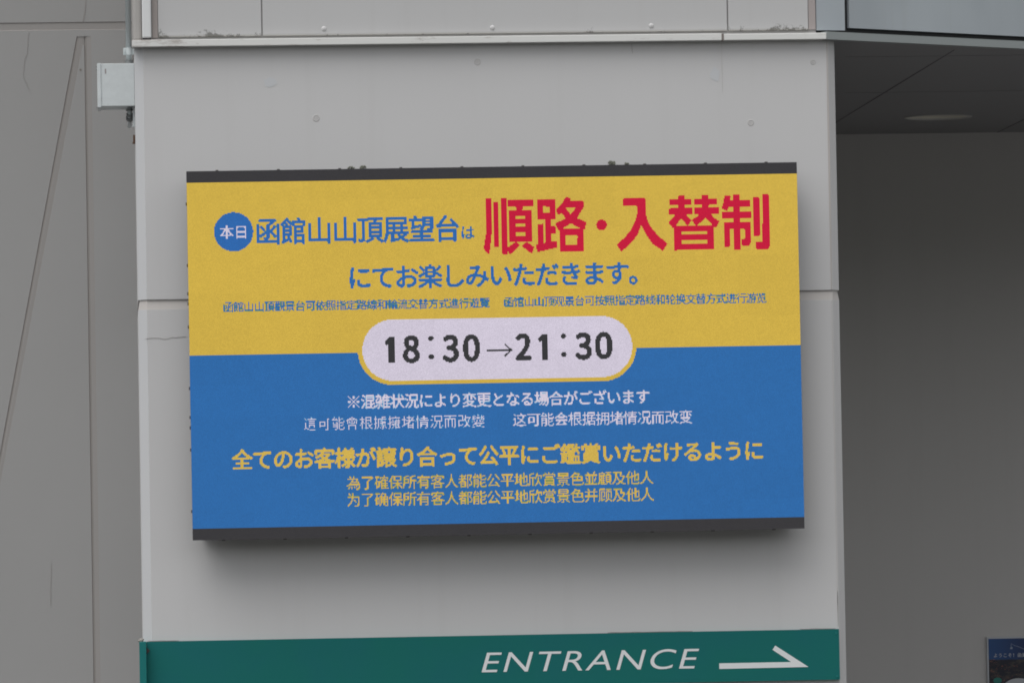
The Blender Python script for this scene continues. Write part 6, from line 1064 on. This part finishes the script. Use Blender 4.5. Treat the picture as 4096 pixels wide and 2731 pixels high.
# ---------------------------------------------------------------- framed poster on the recess wall
YP = YB-.02
pt = at(3947, 2547, YP); PWD, PHT = .73, 1.03
PO = thing('wall_poster', (pt.x, YP, pt.z-PHT), 'white bordered poster with night city view on the recessed entrance wall', 'poster')
bm = bmesh.new(); box(bm, pt.x, pt.x+PWD, YP, YP+.018, pt.z-PHT, pt.z, .001); obj('border', bm, mat('poster_border', (.60, .62, .66), .5), PO)
bw = .0105
def poster_print():
    m = mat('poster_print', (.02, .05, .2), .35); n = N(m); X, Y, Z = n.xyz()
    h = n.math('SUBTRACT', pt.z, Z)
    base = n.mix(n.ramp(X, pt.x, pt.x+.32), (.02, .085, .27), (.012, .028, .12))
    land = n.mix(n.ramp(n.noise(22, 4, .6, stretch=(1, 1, 2.2)), .45, .66), (.010, .012, .03), (.06, .05, .05))
    lights = n.ramp(n.noise(70, 5, .8, stretch=(1, 1, 2)), .56, .66); zone = n.ramp(n.noise(9, 3, .6, stretch=(1, 1, 1.6)), .46, .60)
    land = n.mix(n.math('MULTIPLY', lights, zone), land, (.60, .17, .10))
    land = n.mix(n.ramp(n.noise(120, 3, .8), .68, .74), land, (.5, .45, .35))
    e = n.math('MULTIPLY_ADD', n.noise(14, 3, .6), .012, n.math('SUBTRACT', h, .149))
    c = n.mix(n.ramp(e, .0, .006), base, land); n.t.links.new(c, n.b.inputs['Base Color']); return m
bm = bmesh.new(); box(bm, pt.x+bw, pt.x+PWD-bw, YP-.0012, YP-.0002, pt.z-PHT+bw, pt.z-bw); obj('print', bm, poster_print(), PO)
m_pw = mat('poster_white_ink', (.55, .57, .60), .5); m_pg = mat('poster_green_ink', (.02, .22, .18), .5)
bm = bmesh.new()
GLY = {'よ':([(0.26,0.174),(0.223,0.117),(0.258,0.063),(0.364,0.042),(0.439,0.065),(0.464,0.136),(0.463,0.19),(0.424,0.196),(0.375,0.198),(0.555,0.607),(0.689,0.612),(0.856,0.625),(0.86,0.526),(0.694,0.514),(0.555,0.509),(0.555,0.511),(0.558,0.393),(0.565,0.265),(0.739,0.193),(0.886,0.088),(0.824,-0.01),(0.698,0.092),(0.569,0.157),(0.57,0.106),(0.525,-0.01),(0.373,-0.059),(0.19,-0.02),(0.115,0.114),(0.183,0.242),(0.384,0.293),(0.429,0.291),(0.459,0.288),(0.454,0.401),(0.451,0.511),(0.451,0.611),(0.45,0.698),(0.448,0.754),(0.441,0.811),(0.563,0.811),(0.558,0.751),(0.555,0.698)],[(36,38,37),(36,39,38),(35,39,36),(35,40,39),(34,40,35),(34,9,40),(10,12,11),(9,12,10),(33,9,34),(33,12,9),(33,13,12),(33,15,13),(15,14,13),(33,16,15),(32,16,33),(31,16,32),(31,17,16),(28,30,29),(28,31,30),(28,17,31),(28,18,17),(27,0,28),(0,8,28),(8,18,28),(7,18,8),(6,18,7),(6,19,18),(5,22,6),(22,19,6),(27,1,0),(5,23,22),(21,19,22),(4,23,5),(27,2,1),(26,2,27),(4,24,23),(20,19,21),(3,24,4),(26,3,2),(26,24,3),(26,25,24)]),'う':([(0.736,0.659),(0.508,0.679),(0.279,0.71),(0.296,0.81),(0.527,0.776),(0.751,0.761),(0.4,0.455),(0.284,0.424),(0.24,0.408),(0.188,0.388),(0.154,0.508),(0.213,0.515),(0.26,0.524),(0.396,0.555),(0.568,0.574),(0.756,0.513),(0.832,0.335),(0.696,0.066),(0.352,-0.063),(0.294,0.035),(0.607,0.136),(0.72,0.339),(0.677,0.435),(0.558,0.474)],[(13,15,14),(12,15,13),(11,15,12),(10,15,11),(10,23,15),(23,22,15),(22,16,15),(9,8,10),(8,7,10),(7,6,10),(6,23,10),(21,16,22),(20,16,21),(20,17,16),(19,17,20),(19,18,17),(2,4,3),(2,5,4),(2,0,5),(1,0,2)]),'こ':([(0.326,0.104),(0.502,0.069),(0.697,0.079),(0.86,0.112),(0.862,0.0),(0.704,-0.027),(0.502,-0.037),(0.255,0.014),(0.164,0.168),(0.172,0.247),(0.188,0.325),(0.295,0.315),(0.276,0.243),(0.271,0.191),(0.654,0.717),(0.794,0.728),(0.794,0.621),(0.655,0.612),(0.508,0.608),(0.365,0.612),(0.228,0.62),(0.228,0.727),(0.363,0.716),(0.508,0.713)],[(14,16,15),(20,22,21),(23,16,14),(20,23,22),(20,16,23),(20,17,16),(19,17,20),(19,18,17),(9,11,10),(9,12,11),(8,12,9),(8,13,12),(8,0,13),(7,0,8),(2,4,3),(7,1,0),(1,4,2),(7,4,1),(6,4,7),(6,5,4)]),'そ':([(0.498,0.773),(0.659,0.784),(0.69,0.788),(0.72,0.794),(0.785,0.721),(0.747,0.696),(0.72,0.677),(0.57,0.552),(0.445,0.45),(0.653,0.468),(0.904,0.477),(0.904,0.378),(0.749,0.381),(0.637,0.374),(0.508,0.31),(0.452,0.191),(0.5,0.092),(0.616,0.053),(0.696,0.048),(0.775,0.051),(0.752,-0.057),(0.451,-0.005),(0.347,0.178),(0.389,0.303),(0.445,0.357),(0.301,0.342),(0.101,0.314),(0.091,0.413),(0.192,0.425),(0.275,0.435),(0.458,0.577),(0.582,0.685),(0.482,0.68),(0.349,0.672),(0.309,0.669),(0.26,0.664),(0.254,0.773),(0.305,0.769),(0.347,0.768)],[(2,4,3),(1,4,2),(0,4,1),(38,4,0),(35,37,36),(35,38,37),(35,4,38),(35,34,4),(34,33,4),(33,5,4),(33,32,5),(32,31,5),(31,6,5),(30,6,31),(30,7,6),(29,7,30),(29,8,7),(9,11,10),(8,11,9),(29,11,8),(28,11,29),(27,11,28),(26,25,27),(25,24,27),(24,13,27),(13,12,27),(12,11,27),(24,14,13),(23,14,24),(23,15,14),(22,15,23),(22,16,15),(21,16,22),(21,17,16),(21,18,17),(18,20,19),(21,20,18)]),'！':([(0.2,0.12),(0.254,0.143),(0.309,0.12),(0.332,0.062),(0.309,0.004),(0.254,-0.018),(0.199,0.004),(0.177,0.062),(0.187,0.773),(0.322,0.773),(0.32,0.641),(0.299,0.235),(0.21,0.235),(0.189,0.641)],[(13,9,8),(13,10,9),(12,10,13),(12,11,10),(0,2,1),(7,2,0),(7,3,2),(6,3,7),(6,4,3),(6,5,4)]),'函':([(0.35,0.518),(0.418,0.438),(0.35,0.374),(0.282,0.459),(0.195,0.547),(0.262,0.601),(0.177,0.056),(0.843,0.056),(0.843,0.641),(0.943,0.641),(0.943,-0.093),(0.843,-0.093),(0.843,-0.038),(0.077,-0.038),(0.077,0.639),(0.177,0.639),(0.174,0.729),(0.174,0.823),(0.751,0.823),(0.771,0.828),(0.839,0.776),(0.699,0.665),(0.559,0.581),(0.559,0.453),(0.596,0.424),(0.668,0.508),(0.742,0.609),(0.827,0.564),(0.736,0.454),(0.659,0.371),(0.748,0.291),(0.831,0.206),(0.768,0.136),(0.663,0.246),(0.559,0.34),(0.559,0.171),(0.551,0.12),(0.516,0.09),(0.456,0.079),(0.361,0.077),(0.349,0.119),(0.328,0.17),(0.414,0.168),(0.453,0.168),(0.459,0.17),(0.461,0.175),(0.461,0.313),(0.351,0.235),(0.224,0.148),(0.174,0.232),(0.312,0.316),(0.461,0.41),(0.461,0.625),(0.569,0.684),(0.635,0.729)],[(18,20,19),(16,18,17),(16,20,18),(16,54,20),(54,21,20),(53,21,54),(52,21,53),(52,22,21),(7,9,8),(7,10,9),(13,15,14),(13,49,15),(49,6,15),(51,22,52),(25,27,26),(4,0,5),(51,23,22),(25,28,27),(3,0,4),(3,1,0),(24,28,25),(2,1,3),(24,29,28),(51,24,23),(51,29,24),(50,29,51),(50,34,29),(34,30,29),(50,46,34),(46,35,34),(33,30,34),(49,46,50),(49,47,46),(45,35,46),(33,31,30),(32,31,33),(49,48,47),(13,6,49),(44,35,45),(44,36,35),(43,36,44),(40,42,41),(42,36,43),(40,36,42),(40,37,36),(39,37,40),(39,38,37),(13,7,6),(13,12,7),(12,10,7),(11,10,12)]),'館':([(0.883,0.314),(0.605,0.314),(0.605,0.252),(0.922,0.252),(0.922,-0.087),(0.835,-0.087),(0.835,-0.046),(0.605,-0.046),(0.605,-0.091),(0.519,-0.091),(0.519,0.594),(0.883,0.594),(0.835,0.163),(0.605,0.163),(0.605,0.043),(0.835,0.043),(0.798,0.4),(0.798,0.507),(0.605,0.507),(0.605,0.4),(0.75,0.811),(0.777,0.747),(0.781,0.75),(0.958,0.75),(0.958,0.56),(0.875,0.56),(0.875,0.662),(0.537,0.662),(0.537,0.56),(0.456,0.56),(0.456,0.75),(0.681,0.75),(0.668,0.781),(0.638,0.838),(0.713,0.877),(0.181,0.29),(0.337,0.29),(0.337,0.354),(0.181,0.354),(0.181,0.49),(0.181,0.435),(0.337,0.435),(0.337,0.49),(0.403,0.095),(0.45,-0.012),(0.372,-0.054),(0.352,0.002),(0.336,0.04),(0.15,-0.046),(0.085,-0.085),(0.066,-0.037),(0.044,0.007),(0.079,0.034),(0.093,0.077),(0.093,0.571),(0.223,0.571),(0.214,0.602),(0.194,0.656),(0.271,0.683),(0.297,0.617),(0.312,0.571),(0.424,0.571),(0.424,0.207),(0.181,0.207),(0.181,0.062),(0.303,0.114),(0.27,0.178),(0.343,0.213),(0.301,0.812),(0.391,0.739),(0.477,0.656),(0.421,0.582),(0.337,0.666),(0.252,0.739),(0.168,0.642),(0.054,0.547),(0.035,0.596),(0.013,0.639),(0.141,0.743),(0.241,0.875),(0.319,0.843)],[(33,20,34),(78,80,79),(78,68,80),(32,20,33),(78,69,68),(32,21,20),(31,21,32),(29,70,30),(70,31,30),(70,21,31),(21,23,22),(21,26,23),(26,24,23),(70,27,21),(27,26,21),(77,73,78),(73,69,78),(73,70,69),(77,74,73),(72,70,73),(57,59,58),(71,70,72),(70,10,27),(10,28,27),(25,11,26),(11,24,26),(56,59,57),(29,10,70),(77,76,74),(76,75,74),(56,60,59),(55,60,56),(29,9,10),(28,11,10),(28,25,11),(25,0,11),(53,39,54),(39,55,54),(39,60,55),(39,61,60),(39,42,61),(42,62,61),(9,28,29),(9,18,28),(18,25,28),(18,17,25),(17,0,25),(9,19,18),(16,0,17),(53,40,39),(41,62,42),(53,38,40),(38,41,40),(38,37,41),(37,62,41),(9,1,19),(1,16,19),(1,0,16),(53,35,38),(36,62,37),(9,2,1),(53,63,35),(63,36,35),(63,67,36),(67,62,36),(9,13,2),(13,3,2),(13,12,3),(12,4,3),(63,66,67),(43,62,67),(53,64,63),(66,62,63),(66,43,62),(65,43,66),(9,14,13),(15,4,12),(64,43,65),(64,47,43),(47,44,43),(52,64,53),(52,47,64),(9,7,14),(7,15,14),(7,6,15),(6,4,15),(52,48,47),(46,44,47),(51,48,52),(50,48,51),(45,44,46),(49,48,50),(9,8,7),(5,4,6)]),'山':([(0.2,0.087),(0.457,0.087),(0.457,0.855),(0.559,0.855),(0.559,0.087),(0.819,0.087),(0.819,0.656),(0.921,0.656),(0.921,-0.089),(0.819,-0.089),(0.819,-0.014),(0.098,-0.014),(0.098,0.655),(0.2,0.655)],[(1,3,2),(1,4,3),(5,7,6),(5,8,7),(11,13,12),(11,0,13),(11,1,0),(11,4,1),(11,5,4),(11,10,5),(10,8,5),(9,8,10)])}
def glyph_mesh(bm, vs, ts, x, z, s, y):
    V = [bm.verts.new((x+a*s, y, z+b*s)) for a, b in vs]
    for t in ts: bm.faces.new([V[i] for i in t])
def pxp(u, v): p = at(u, v, YP); return p.x, p.z
for i, ch in enumerate('ようこそ！函館山'):
    x, z = pxp(3982+19.2*i, 2619.5-.33*i); s = .0285
    glyph_mesh(bm, *GLY[ch], x-.5*s, z-.38*s, s, YP-.0022)
obj('lettering', bm, m_pw, PO)
bm = bmesh.new()          # little cable car mark with its rope
g = [(4042, 2586), (4050, 2586), (4050, 2594), (4040, 2594)]
prism(bm, [pxp(*q) for q in g], YP-.0024, YP-.0014)
rope = [Vector((*pxp(u, v),)) for u, v in ((4043, 2571), (4058, 2580), (4075, 2585), (4096, 2594), (4140, 2616), (4200, 2650))]
ribbon(bm, [Vector((q.x, YP-.0013, q.y)) for q in rope], .0026, (0, -1, 0))
ribbon(bm, [Vector((pxp(u, v)[0], YP-.0013, pxp(u, v)[1])) for u, v in ((4045, 2573), (4044, 2580), (4045, 2587))], .003, (0, -1, 0))
obj('emblem', bm, mat('poster_pale_blue_ink', (.30, .36, .48), .5), PO)
def ell(cx, cz, rx, rz, y, m, nm):
    bm = bmesh.new(); prism(bm, [(cx+rx*math.cos(2*math.pi*k/40), cz+rz*math.sin(2*math.pi*k/40)) for k in range(40)], y, YP-.0013); return obj(nm, bm, m, PO)
x, z = pxp(4075, 2762); ell(x, z, .115, .084, YP-.0022, m_pw, 'text_panel')
x, z = pxp(3990, 2720); ell(x, z, .0275, .0195, YP-.0032, m_pg, 'green_badge')
